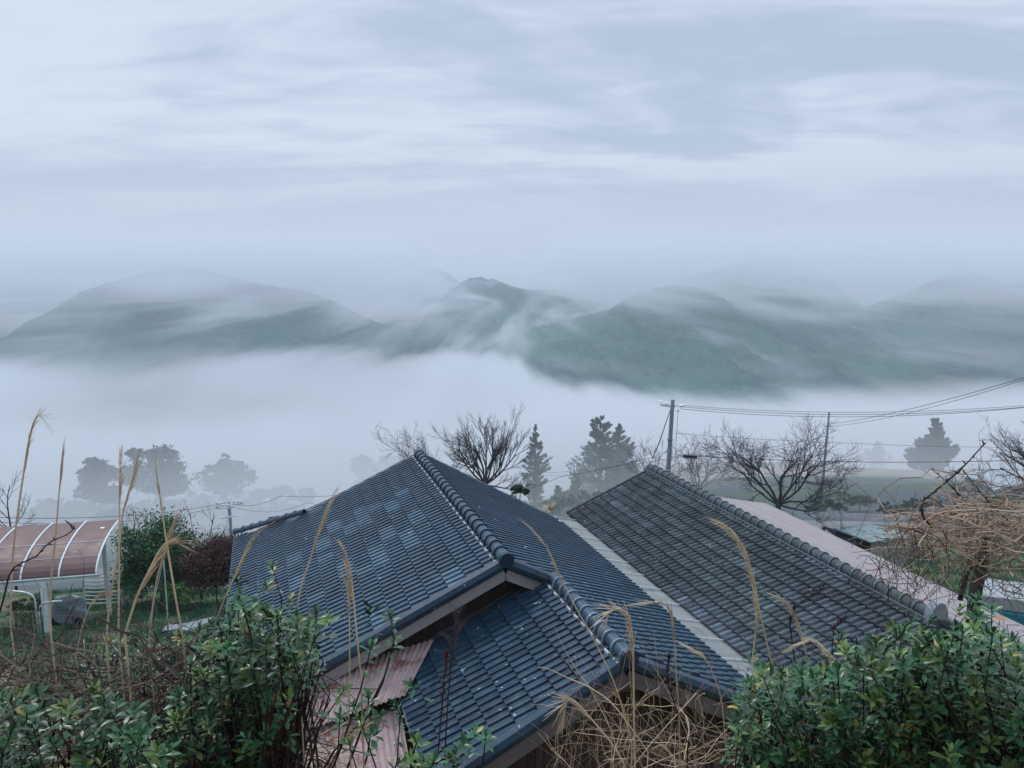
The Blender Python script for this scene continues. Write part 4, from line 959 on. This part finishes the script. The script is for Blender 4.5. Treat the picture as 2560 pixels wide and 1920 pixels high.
dark_weed('rust-red dead plume standing before the front tiled roof',[(1118,1632),(1112,1690),(1105,1760),(1098,1850),(1090,1930)],2.8,.03,90,(.3,.07,.06))
dark_weed('wispy grey branching weed beside the rust-red plume',[(1150,1530),(1135,1600),(1125,1680),(1118,1780),(1110,1930)],2.9,.10,60,(.28,.24,.26))
dark_weed('dark red plume among the dry straw, right of the front ridge end',[(1672,1640),(1668,1700),(1690,1770),(1720,1860)],2.9,.025,90,(.14,.06,.08))
dark_weed('dark seed head standing in front of the grey tiles',[(2060,1470),(1985,1520),(1975,1560),(1982,1620),(1995,1700)],3.0,.03,60,(.12,.08,.09))
dark_weed('dark crooked weed stem left of the right hedge',[(2115,1545),(2085,1570),(2080,1620),(2088,1700)],3.0,.035,50,(.16,.08,.09))
# the dark crooked twig with a bud in front of the carport
def bud_twig(name,label,pts,y,r0,side,seed,mat=None,tw=.06):
    t=thing(name,label,'twig'); r_=random.Random(seed); K=[aty(u,v,y) for u,v in pts]; m=MB(); n=len(K); m.tube(K,[r0*(.45+.55*i/(n-1)) for i in range(n)],5); b=m
    for i in range(n-1):
        for k in range(side):
            e=K[i].lerp(K[i+1],r_.random()); d=((K[max(i-1,0)]-K[i+1]).normalized()+Vector((r_.gauss(0,.7),0,r_.gauss(0,.5)))).normalized(); L_=tw*r_.uniform(.15,.5)
            b.tube([e,e+d*L_*.5,e+d*L_],[r0*.55,r0*.7,r0*.15],5)
    b.build('stem',mat or M_TWIG,t)
bud_twig('bare_twig','dark crooked twig with a knotted bud, in front of the carport roof',[(172,1305),(180,1322),(188,1320),(165,1338),(130,1352),(112,1366),(92,1390),(60,1405),(35,1418),(22,1440),(8,1500),(-10,1560)],2.6,.0035,1,3)
bud_twig('bare_twig','long budded twig reaching up right of the teal-roofed shed',[(2462,1108),(2425,1150),(2390,1185),(2345,1222),(2310,1250),(2302,1275),(2310,1295),(2330,1318)],7.5,.012,5,4,tw=.12)
bud_twig('bare_twig','short budded twig crossing the long one from the left',[(2335,1178),(2362,1200),(2385,1222),(2400,1240)],7.6,.008,5,5,tw=.12)
bud_twig('bare_twig','budded twig slanting down to the vine heap from upper left',[(2408,1174),(2430,1205),(2455,1235),(2480,1265),(2520,1300)],7.8,.008,5,6,tw=.12)
# ---------------------------------------------------------------- dead vine heap on its tree
def vines():
    t=thing('dead_vine_heap','brown dead vines heaped over a leaning trunk at the right edge','vines'); r_=random.Random(31)
    poly=[(2255,1300),(2330,1262),(2400,1240),(2460,1232),(2540,1265),(2680,1285),(2700,1400),(2560,1420),(2440,1405),(2380,1395),(2300,1390),(2262,1350)]
    us=[p[0] for p in poly];vs_=[p[1] for p in poly]
    def bunch(n,y0,y1,rad,ln,dirb,bend,poly,tl,th,nm):
        m=MB();c=0
        while c<n:
            u=r_.uniform(min(p[0] for p in poly),max(p[0] for p in poly)); v=r_.uniform(min(p[1] for p in poly),max(p[1] for p in poly))
            if not inpoly(u,v,poly): continue
            c+=1; q=aty(u,v,r_.uniform(y0,y1)); L_=r_.uniform(*ln); d=Vector((r_.gauss(0,1)*dirb[0],r_.gauss(0,1)*dirb[1],r_.gauss(0,1)*dirb[2])).normalized()
            R_=r_.uniform(*rad); f=r_.uniform(tl,th); P=curve(q-d*L_/2,q+d*L_/2,Vector((r_.gauss(0,bend),0,r_.gauss(0,bend)))*L_,9,.02*L_,r_)
            m.tube(P,[R_*(1.1-.5*i/9) for i in range(10)],4,t=(f,f*r_.uniform(.9,1),f*r_.uniform(.8,1)),cap=False)
        m.build(nm,M_VINE,t)
    bunch(150,7.4,8.6,(.003,.007),(.5,1.9),(1,.3,.20),.10,[(2262,1300),(2330,1275),(2450,1262),(2680,1285),(2690,1350),(2500,1350),(2290,1345)],.25,1.4,'vines'); bunch(70,7.4,8.6,(.003,.006),(.5,1.5),(1,.3,.3),.14,poly,.4,1.3,'vines')
    bunch(80,7.4,9.2,(.002,.004),(.3,.9),(.8,.4,.8),.18,poly,.15,.6,'vines')
    hang=[(2130,1440),(2230,1370),(2290,1340),(2360,1380),(2420,1400),(2560,1400),(2560,1500),(2420,1480),(2330,1500),(2180,1480)]
    bunch(130,7.0,8.6,(.002,.005),(.3,.8),(.5,.3,1),.22,hang,.05,.45,'hanging_vines')
    m=MB(); a=aty(2462,1330,8.4); b=aty(2440,1470,8.3); m.tube([a,a.lerp(b,.5)+Vector((.03,0,0)),b,Vector((b.x-.1,b.y,g1(b.x,b.y)-.1))],[.05,.06,.07,.09],8); m.tube([aty(2440,1400,8.4),aty(2415,1440,8.5),aty(2400,1500,8.5)],[.02,.025,.03],6)
    m.build('trunk',M_BARK,t,True)
    n=260; P=[]
    while len(P)<n:
        u=r_.uniform(2255,2700);v=r_.uniform(1290,1460)
        if inpoly(u,v,poly) or r_.random()<.12: P.append(tuple(aty(u,v,r_.uniform(7.5,9))))
    cards_np('dead_leaves',P,.035,rtint(n,.35,1.3),M_DEADLEAF,t)
vines()
# ---------------------------------------------------------------- trees
def bare_tree(label,base,fork,dirs,seed,y=None,lv=4,gn=.22,up=.12,r0=.12,ratio=.62,kids=(4,6),rmin=.006,group='bare trees beyond the roofs',spread=.75,tint=(1,1,1),name='bare_tree',mat=None,ln_jit=.2):
    t=thing(name,label,'tree',group); r_=random.Random(seed); base=Vector(base); fork=Vector(fork); mat=mat or M_BARK
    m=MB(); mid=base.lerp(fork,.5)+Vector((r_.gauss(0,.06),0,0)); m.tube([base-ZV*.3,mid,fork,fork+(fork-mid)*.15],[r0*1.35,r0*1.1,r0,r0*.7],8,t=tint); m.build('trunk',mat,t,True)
    b=MB()
    def grow(p,d,L_,R_,l):
        n=5 if l<3 else 4; P=[p]; q=p; dd=d.copy()
        for i in range(n):
            dd=(dd+Vector((r_.gauss(0,gn),r_.gauss(0,gn),r_.gauss(0,gn)+up))).normalized(); q=q+dd*(L_/n); P.append(q)
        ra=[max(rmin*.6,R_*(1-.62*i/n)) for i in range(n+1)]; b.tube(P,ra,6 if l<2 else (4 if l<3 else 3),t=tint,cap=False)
        if l>=lv: return
        k=r_.randint(*kids)
        for i in range(k):
            f=(.25+.75*(i+r_.random())/k)*n; a=min(int(f),n-1); e=P[a].lerp(P[a+1],f-a); ax=(P[a+1]-P[a]).normalized()
            s=Vector((r_.gauss(0,1),r_.gauss(0,1),r_.gauss(0,1))); s=(s-ax*s.dot(ax)).normalized()
            nd=(ax*1.0+s*spread*r_.uniform(.6,1.4)).normalized(); grow(e,nd,L_*ratio*r_.uniform(1-ln_jit,1+ln_jit),max(rmin,ra[a]*.62),l+1)
    for (dx,dy,dz,L_,rr) in dirs: grow(fork,Vector((dx,dy,dz)).normalized(),L_,r0*rr,1)
    b.build('branches',mat,t); return t
F1=aty(1213,1212,35.); bare_tree('bare tree with a fan of fine upswept branches behind the main ridge',(F1.x-.1,35,g1(F1.x,35)),F1,[(-.85,.1,1,2.1,.5),(-.55,.1,1,2.1,.45),(-.2,-.2,1,2.1,.5),(.0,.2,1,2.1,.5),(.25,.2,1,2.0,.4),(.5,-.1,1,2.0,.45),(.85,.1,.8,2.2,.45),(1,-.1,.45,2.0,.45),(-.9,0,.6,1.8,.45),(.9,.1,-.15,1.6,.35)],41,r0=.12,gn=.10,up=.05,lv=4,rmin=.0065,spread=.5,kids=(5,7),ratio=.50,tint=(.8,.8,1.0))
F1=aty(1100,1240,33.); bare_tree('thin bare tree spreading left of the fan-shaped one, low behind the roof peak',(F1.x,33,g1(F1.x,33)),F1,[(-1,.1,1.1,2.5,.5),(-.8,.0,.7,2.2,.5),(-.3,-.2,1,1.5,.5),(.4,.2,1,1.5,.5),(-.6,.2,1,2.4,.4)],42,r0=.075,gn=.13,up=.02,lv=4,rmin=.006,kids=(5,6),ratio=.55,tint=(.9,.9,1.1))
F1=aty(1945,1262,33.5); bare_tree('large gnarled bare tree spreading wide over the pink roof',(F1.x+.2,33.5,g1(F1.x,33.5)),F1,[(-.6,.1,1,2.9,.55),(-.15,-.1,1,2.9,.6),(.3,.1,1,2.9,.55),(.75,-.1,.8,2.9,.5),(1,.2,.25,2.7,.45),(-1,0,.7,2.9,.5),(-1,.2,.3,2.4,.4),(.9,.1,-.10,2.2,.42)],43,r0=.115,gn=.20,up=.06,lv=4,rmin=.0075,spread=.85,kids=(6,7),ratio=.52,tint=(.75,.85,1.))
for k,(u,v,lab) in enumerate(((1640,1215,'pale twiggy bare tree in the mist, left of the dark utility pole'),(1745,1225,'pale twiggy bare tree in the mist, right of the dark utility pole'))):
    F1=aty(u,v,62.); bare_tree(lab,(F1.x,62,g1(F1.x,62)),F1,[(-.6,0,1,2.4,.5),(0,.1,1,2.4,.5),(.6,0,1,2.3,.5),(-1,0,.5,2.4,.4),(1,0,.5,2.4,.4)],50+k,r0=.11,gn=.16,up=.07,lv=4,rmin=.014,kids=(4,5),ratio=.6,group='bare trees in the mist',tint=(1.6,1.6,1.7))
F1=aty(2640,1230,46.); bare_tree('bare tree with long level branches entering from the right edge',(F1.x+.3,46,g1(F1.x,46)),F1,[(-1,.1,1.2,4.2,.5),(-1,0,.75,4.4,.5),(-1,-.1,.4,4.0,.5),(-1,.1,.05,3.6,.45),(-.3,0,1,4,.5),(.6,0,1,3.5,.5)],46,r0=.2,gn=.10,up=.02,lv=4,rmin=.010,kids=(5,6),ratio=.45,spread=.6,group='bare trees beyond the roofs')
F1=aty(27,1330,31.); bare_tree('small bare tree rising behind the carport at the left edge',(F1.x,31,g1(F1.x,31)),F1,[(0,0,1,2.0,.8),(-.8,0,1,1.5,.5),(.9,0,1,1.5,.5),(1,.1,.5,1.2,.5),(-1,0,.5,1.2,.5)],47,r0=.045,gn=.10,up=.06,lv=3,rmin=.008,kids=(4,5),ratio=.5,group='bare trees beyond the roofs')
for k,(u,lab) in enumerate(((350,'bare twigs poking out above the green bush'),(500,'bare twigs poking up between the green bush and the rusty bush'))):
    F1=aty(u,1400,29.2); bare_tree(lab,(F1.x,29.2,g1(F1.x,29.2)),F1,[(-.7,0,1,1.7,.7),(-.2,0,1,1.9,.7),(.3,0,1,1.9,.7),(.8,0,1,1.8,.7),(1.2,0,1,1.7,.6)],60+k,r0=.03,gn=.10,up=.06,lv=3,rmin=.006,kids=(3,4),ratio=.4,group='bare shrubs around the lawn',name='bare_shrub',tint=(.8,.8,.9))
bare_tree('bare brown thicket behind the vine heap',(22.2,36,g1(22.2,36)),Vector((22.2,36,g1(22.2,36)+.5)),[(-1,0,.7,2.6,.5),(-.5,0,1,2.4,.5),(.1,0,1,2.5,.5),(.6,0,1,2.4,.5),(1,0,.6,2.6,.5),(-1,.2,.35,2.6,.5)],64,r0=.06,gn=.2,up=.05,lv=4,rmin=.010,kids=(5,6),ratio=.6,group='bare shrubs around the lawn',name='bare_shrub',tint=(1.5,1.25,1.2))
def conifer(label,u,vtop,y,wid,seed,n=2600,card=.13,group='cedars beyond the roofs',vb=None,taper=1.,mat=None,gap=.35,name='cedar_tree',tint=(1.25,1.45,1.5)):
    top=aty(u,vtop,y); gz=g1(top.x,y); H=top.z-gz; t=thing(name,label,'tree',group); r_=np.random.default_rng(seed)
    m=MB(); m.tube([(top.x,y,gz-.3),(top.x,y,gz+H*.5),(top.x,y,top.z-.1)],[.028*H,.016*H,.01],7); m.build('trunk',M_BARK,t)
    a0=r_.uniform(0,6);P=[];nb=int(H*24); per=max(6,n//nb)
    for b in range(nb):
        h=(r_.random()**.75)*.985; h=1-h; lenb=wid*(1-h*.97)**taper*r_.uniform(.55,1.12)*(.8+.25*math.sin(a0*1+h*9)); a=r_.uniform(0,2*math.pi)
        if r_.random()<gap*.5: lenb*=.6
        k=np.arange(per)/per; f=.18+.82*np.sqrt(r_.random(per)); z0=gz+h*H*1.0
        x=top.x+np.cos(a)*lenb*f+r_.normal(0,.03+.03*lenb,per); yy=y+np.sin(a)*lenb*f+r_.normal(0,.03+.03*lenb,per); z=z0-.05*lenb*f+.42*lenb*f**2+r_.normal(0,.016*wid,per)
        P.append(np.stack([x,yy,z],1))
    P=np.concatenate(P); P=P[P[:,2]<top.z+.1]; k=len(P); tn=rtint(k,.6,1.45)*np.array(tint)
    cards_np('crown',P,card,tn,mat or M_NEEDLE,t); return t
conifer('slim open cedar standing alone right of the fan-shaped bare tree',1338,1062,84,4.0,71,n=16000,card=.12,taper=.9,gap=.8)
conifer('tall dense cedar, the left and higher of the close pair',1502,1042,86,5.0,72,n=24000,card=.13,taper=.7)
conifer('narrower cedar, the right and lower of the close pair',1548,1062,88,4.0,73,n=16000,card=.13,taper=.7)
conifer('short young cedar at the foot of the close pair',1440,1180,80,2.6,74,n=6000,card=.2)
conifer('short bushy cedar between the lone cedar and the close pair',1395,1215,78,2.6,75,n=6000,card=.2)
conifer('large ghostly cedar in the mist at the right, behind the white roof',2345,1050,105,3.6,76,n=18000,card=.2,group='misty cedars on the right',taper=.55)
conifer('lower shoulder cedar joined to the large ghostly one on its left',2308,1092,106,2.9,77,n=14000,card=.2,group='misty cedars on the right',taper=.55)
conifer('small faint cedar in the mist left of the ghostly pair',2195,1106,150,3.6,78,n=1500,card=.4,group='misty cedars on the right',taper=.6)
conifer('very faint tiny cedar in the mist right of the dark pole',1790,1095,170,3.0,79,n=900,card=.4,group='misty cedars on the right')
def broad(label,parts,y,seed,card=.3,dens=1.,group='broadleaved trees fading in the mist',mat=None,trunk_u=None,tint=(1,1,1),name='misty_tree',cat='tree',hollow=.0,clump=.24,base=None):
    """parts: crown lobes (u,v,ru,rv) in picture units at depth y"""
    t=thing(name,label,cat,group); r_=np.random.default_rng(seed); P=[]; s=(y*.99+y*.04)/F
    for (u,v,ru,rv) in parts:
        c=aty(u,v,y); a=ru*s;b=rv*s; nc=int(17*max(1,a*b*.9)**.5)
        for k in range(nc):
            d=r_.normal(size=3); d/=np.linalg.norm(d); rr=r_.random()**.33*.9; cc=np.array(c)+d*rr*np.array([a,a,b]); cs=clump*min(a,b)*r_.uniform(.35,1.6); m_=int(48*dens)
            Q=r_.normal(size=(m_,3)); Q*=.52; P.append(cc+Q*cs*np.array([1.5,1.5,.6]))
    P=np.concatenate(P); k=len(P); cards_np('crown',P,card,rtint(k,.6,1.5)*np.array(tint),mat or M_BROAD,t)
    u0=trunk_u or parts[0][0]; p=aty(u0,parts[0][1],y); gz=g1(p.x,y); m=MB(); m.tube([(p.x,y,gz-.3),(p.x+.05*a,y,(gz+p.z)/2),(p.x,y,p.z)],[.06*max(a,.6),.05*max(a,.6),.02*max(a,.6)],7)
    for (u,v,ru,rv) in parts[:5]: q=aty(u,v,y); m.tube([(p.x,y,gz+(p.z-gz)*.45),(Vector((p.x,y,p.z))+q)/2-ZV*.1*a,q],[.035*max(a,.6),.025*max(a,.6),.01],5)
    m.build('trunk',M_BARK,t); return t
broad('round misty tree with ragged left side, left of the twin-crowned one',[(240,1165,34,28),(220,1190,28,24),(262,1190,34,26),(245,1225,45,28),(275,1240,28,22),(212,1230,24,18)],118,81,.34)
broad('large misty tree with a small detached top tuft on its left',[(398,1150,42,36),(370,1185,48,36),(430,1180,34,32),(330,1190,28,30),(335,1132,20,12),(342,1155,12,18),(400,1215,62,30),(440,1210,36,26)],122,82,.34)
broad('faint misty tree, rightmost of the three beyond the bushes',[(560,1160,20,26),(535,1190,42,28),(590,1175,26,24),(565,1215,58,30),(615,1195,26,18)],140,83,.38,.7)
broad('very faint tree top in the fog left of the main roof peak',[(905,1165,30,26),(925,1195,42,30)],175,84,.4,.6)
broad('very faint rounded tree in the fog, touching the left flank of the main roof peak',[(975,1155,28,22),(985,1190,44,30)],180,85,.4,.6)
broad('faint low tree above the far blue-black eave line',[(700,1235,40,22),(650,1240,30,18),(760,1240,34,20)],150,86,.38,.6)
broad('dim bushy tree between the cedars and the grey ridge',[(1480,1245,30,24),(1430,1255,30,22),(1385,1262,32,24)],70,87,.15,1.2,tint=(.9,1.2,1.),group='low trees behind the awning')
broad('faint hedge-like trees edging the field, beside the ghostly cedar',[(2350,1232,60,14),(2440,1240,50,14),(2280,1228,40,10)],80,88,.2,.8,group='field edge bushes',tint=(.8,1.1,.9))
broad('yellow-green bush below the white roof',[(2480,1250,30,14),(2520,1262,34,14)],50,89,.12,1.,group='field edge bushes',tint=(2.2,2.0,.8))
broad('low greenish field bank shrubs behind the gnarled tree',[(2110,1218,50,9),(2190,1222,50,9),(2030,1222,40,9)],78,90,.2,.8,group='field edge bushes',tint=(.9,1.3,.8))
for k,(u,v,y,lab) in enumerate(((235,1262,112,'faint understory clump below the round misty tree'),(385,1268,115,'faint understory clump below the large misty tree'),(470,1255,125,'faint low clump between the large misty tree and the rightmost one'),(575,1262,130,'faint understory clump below the rightmost misty tree'),(130,1268,110,'faint low clump behind the tall tan stalks at far left'),(310,1285,95,'faint low clump behind the end of the carport roof'),(690,1275,120,'faint low clump just left of the blue-black roof edge'))):
    broad(lab,[(u,v,55,22),(u-40,v+14,40,22),(u+42,v+10,44,24),(u,v+34,60,20)],y+22,200+k,.3,.55,group='understory clumps in the mist')
for k,(u,v,y,w_,lab) in enumerate(((2060,1262,56,46,'low dark scrub clump in the field just right of the gnarled tree'),(2150,1248,60,34,'small scrub clump in the middle of the misty field'),(2235,1270,50,40,'greyish scrub clump in the field above the shed'),(2300,1255,54,44,'scrub clump at the left end of the vine heap'),(1900,1238,70,50,'faint scrub behind the gnarled tree, left side'),(1990,1205,84,50,'faint scrub line on the far field edge'),(2400,1285,42,44,'brown scrub clump under the long budded twig'))):
    broad(lab,[(u,v,w_,13),(u-w_*.6,v+6,w_*.6,10),(u+w_*.7,v+4,w_*.6,11)],y,300+k,.11,.9,group='scrub clumps in the field',tint=(1.3,1.1,1.1),name='scrub_clump',cat='bush')
# bushes round the lawn
broad('rounded green evergreen bush beside the carport end',[(392,1335,55,48),(350,1375,48,60),(430,1380,52,60),(390,1420,80,55),(345,1440,46,36),(450,1440,40,36)],28.2,91,.06,5.,group='garden bushes',mat=M_GREENB,name='garden_bush',cat='bush',clump=.5)
broad('dense clipped rusty-brown bush against the far roof corner',[(535,1385,52,48),(565,1375,44,40),(500,1410,42,44),(560,1430,48,42),(525,1440,52,36),(588,1420,26,44)],27.6,92,.05,5.,group='garden bushes',mat=M_RED,name='garden_bush',cat='bush',clump=.5,tint=(.75,.8,.9))
broad('sparse yellow-green shrub under the green bush',[(440,1475,36,26),(465,1490,26,18),(410,1480,22,20)],26.6,93,.045,1.3,group='garden bushes',mat=M_GREENB,name='garden_bush',cat='bush',tint=(2.2,1.5,1.2))
broad('dark-leaved bush crown peeping over the right tile slope',[(1290,1222,22,12),(1312,1228,18,8)],22.5,94,.04,1.6,group='garden bushes',mat=M_GREENB,name='garden_bush',cat='bush',tint=(.6,.5,.6))
broad('dark evergreen bush under the carport roof',[(90,1510,46,26),(130,1520,30,22),(50,1520,36,22)],27.5,95,.05,2.,group='garden bushes',mat=M_GREENB,name='garden_bush',cat='bush',tint=(.5,.6,.6))
def roof_tuft():
    t=thing('grass_tuft','tuft of dry yellow grass growing where the two roofs meet','grass tuft'); c=L(3.35,7.0,-1.72); m=MB(); r_=random.Random(9)
    for i in range(120):
        d=Vector((r_.gauss(0,1),r_.gauss(0,1),abs(r_.gauss(0,.9)))).normalized()*r_.uniform(.12,.32); m.tube(curve(c,c+d,ZV*.05,3),[.006,.005,.004,.002],3,t=(r_.uniform(.5,1.2),)*3,cap=False)
    m.build('blades',M_STRAW,t)
roof_tuft()
# ---------------------------------------------------------------- grass
def blades(name,label,regs,h,mat,tl,th,seed,w_=.012):
    r_=np.random.default_rng(seed); X=[];Y=[]
    for (x0,x1,y0,y1,n) in regs: X.append(r_.uniform(x0,x1,n));Y.append(r_.uniform(y0,y1,n))
    X=np.concatenate(X);Y=np.concatenate(Y); dn=fbm(X/1.1,Y/1.1,3,77); k=dn>.36; X=X[k];Y=Y[k];dn=dn[k]; Z=G(X,Y); n=len(X)
    hh=h*r_.uniform(.5,1.3,n)*(.5+dn); a=r_.uniform(0,6.28,n); lx=r_.normal(0,.4,n)*hh;ly=r_.normal(0,.4,n)*hh; wx=np.cos(a)*w_;wy=np.sin(a)*w_
    V=np.stack([np.stack([X-wx,Y-wy,Z-.02],1),np.stack([X+wx,Y+wy,Z-.02],1),np.stack([X+lx,Y+ly,Z+hh],1)],1).reshape(-1,3)
    o=mesh_np(name,V,np.arange(3*n).reshape(n,3),mat,False,None,np.repeat(rtint(n,tl,th),3,axis=0)); tag(o,label,kind='stuff')
blades('grass','lush green grass of the garden lawn',[(-19,-5,19,33,42000),(8,24,20,38,30000)],.22,M_GRASS,.5,1.5,3,.014)
blades('dry_grass','patches of tan dead grass along the edge of the garden',[(-20,-5,18,34,5000),(8,20,17,30,9000)],.25,M_STRAW,.25,.8,4,.012)
# ---------------------------------------------------------------- haze (even) and the fog banks
def box(name,x0,x1,y0,y1,z0,z1):
    V=[(x,y,z) for x in(x0,x1) for y in(y0,y1) for z in(z0,z1)]
    Fc=[(0,1,3,2),(4,6,7,5),(0,4,5,1),(2,3,7,6),(0,2,6,4),(1,5,7,3)]
    return mesh_np(name,V,Fc,smooth=False)
def make_haze():
    o=box('haze',-14500,14500,-32,12500,-125,24); tag(o,'thin even haze over the whole valley',kind='stuff')
    m=bpy.data.materials.new('haze_air'); m.use_nodes=True; t=m.node_tree; t.nodes.clear()
    v=N(t,'ShaderNodeVolumePrincipled'); v.inputs['Color'].default_value=(.86,.92,.98,1); v.inputs['Density'].default_value=.00045; v.inputs['Anisotropy'].default_value=0.
    out=N(t,'ShaderNodeOutputMaterial'); LK(t,v.outputs[0],out.inputs['Volume']); o.data.materials.append(m)
def fog_mat():
    m=bpy.data.materials.new('fog_air'); m.use_nodes=True; t=m.node_tree; t.nodes.clear()
    P=N(t,'ShaderNodeNewGeometry').outputs['Position']; x,y,z=XYZ(t,P)
    # valley fog: its ragged top sinks away from the camera towards the valley floor
    big=NOISE(t,MAPV(t,P,sc=(.011,.0009,.016)),1.,5,.70)
    fine=NOISE(t,MAPV(t,P,sc=(.045,.003,.06)),1.,3,.65)
    rt=MR(t,M(t,'DIVIDE',x,y),-.06,.10)
    kk=M(t,'ADD',MR(t,y,250.,400.,-.190,-.116),M(t,'MULTIPLY',rt,MR(t,y,250.,400.,.028,0.)))
    top=M(t,'ADD',-1.,M(t,'MULTIPLY',y,kk))
    top=M(t,'SUBTRACT',top,M(t,'MULTIPLY',rt,M(t,'MULTIPLY',M(t,'MAXIMUM',M(t,'SUBTRACT',y,220.),0.),.095)))
    amp=M(t,'MINIMUM',M(t,'MULTIPLY',y,.13),95.)
    top=M(t,'ADD',top,M(t,'MULTIPLY',M(t,'SUBTRACT',big,.5),amp))
    top=M(t,'ADD',top,M(t,'MULTIPLY',M(t,'SUBTRACT',fine,.5),M(t,'MULTIPLY',amp,.5)))
    val=MR(t,M(t,'SUBTRACT',top,z),-2.,20.)
    thin=MR(t,NOISE(t,MAPV(t,P,loc=(11,2,5),sc=(.0065,.0022,.014)),1.,3,.55),.40,.58,.14,1.)
    hx=M(t,'DIVIDE',M(t,'ADD',x,150.),150.); hy=M(t,'DIVIDE',M(t,'SUBTRACT',y,440.),170.)
    thin=M(t,'MULTIPLY',thin,MR(t,M(t,'ADD',M(t,'MULTIPLY',hx,hx),M(t,'MULTIPLY',hy,hy)),.15,1.1,.22,1.))
    thin=M(t,'MAXIMUM',thin,MR(t,y,330.,200.))
    val=M(t,'MULTIPLY',M(t,'MULTIPLY',val,thin),M(t,'MULTIPLY',MR(t,y,24.,92.),M(t,'ADD',.0245,M(t,'MULTIPLY',rt,.014))))
    # ragged cloud round the hilltops, torn shreds lower down the slopes
    wis=NOISE(t,MAPV(t,P,loc=(40,9,3),sc=(.0085,.0012,.022)),1.,5,.68,.6)
    side=MR(t,M(t,'ABSOLUTE',M(t,'SUBTRACT',M(t,'DIVIDE',x,y),-.035)),.05,.12,.05,1.)
    up=M(t,'ADD',z,M(t,'MULTIPLY',M(t,'SUBTRACT',wis,.5),230.))
    cl=M(t,'MULTIPLY',MR(t,up,-50.,14.),side)
    shr=MR(t,NOISE(t,MAPV(t,P,loc=(3,19,8),rot=(0,.35,0),sc=(.011,.0014,.026)),1.,5,.68,.7),.49,.66)
    shr=M(t,'MULTIPLY',shr,M(t,'MULTIPLY',MR(t,z,8.,-40.,0.,1.),.6))
    cl=M(t,'MULTIPLY',cl,MR(t,z,0.,48.,1.,0.)); cl=M(t,'MULTIPLY',M(t,'ADD',cl,shr),M(t,'MULTIPLY',MR(t,y,560.,760.),MR(t,y,1300.,1700.,.0105,.0030)))
    v=N(t,'ShaderNodeVolumePrincipled'); v.inputs['Color'].default_value=(.865,.895,.935,1); LK(t,M(t,'ADD',val,cl),v.inputs['Density'])
    out=N(t,'ShaderNodeOutputMaterial'); LK(t,v.outputs[0],out.inputs['Volume']); return m
def make_fog():
    m=fog_mat()
    for (x0,x1,y0,y1,lab) in((-330,420,23,320,'near fog thinning around the trees below the houses'),(-1100,1500,320.02,1500,'white morning fog lying in the valley and shredding over the hills'),(-2200,2900,1500.02,3600,'far low cloud behind the hills')):
        o=box('fog_bank',x0,x1,y0,y1,-124,50); tag(o,lab,kind='stuff'); o.data.materials.append(m)
make_haze(); make_fog()
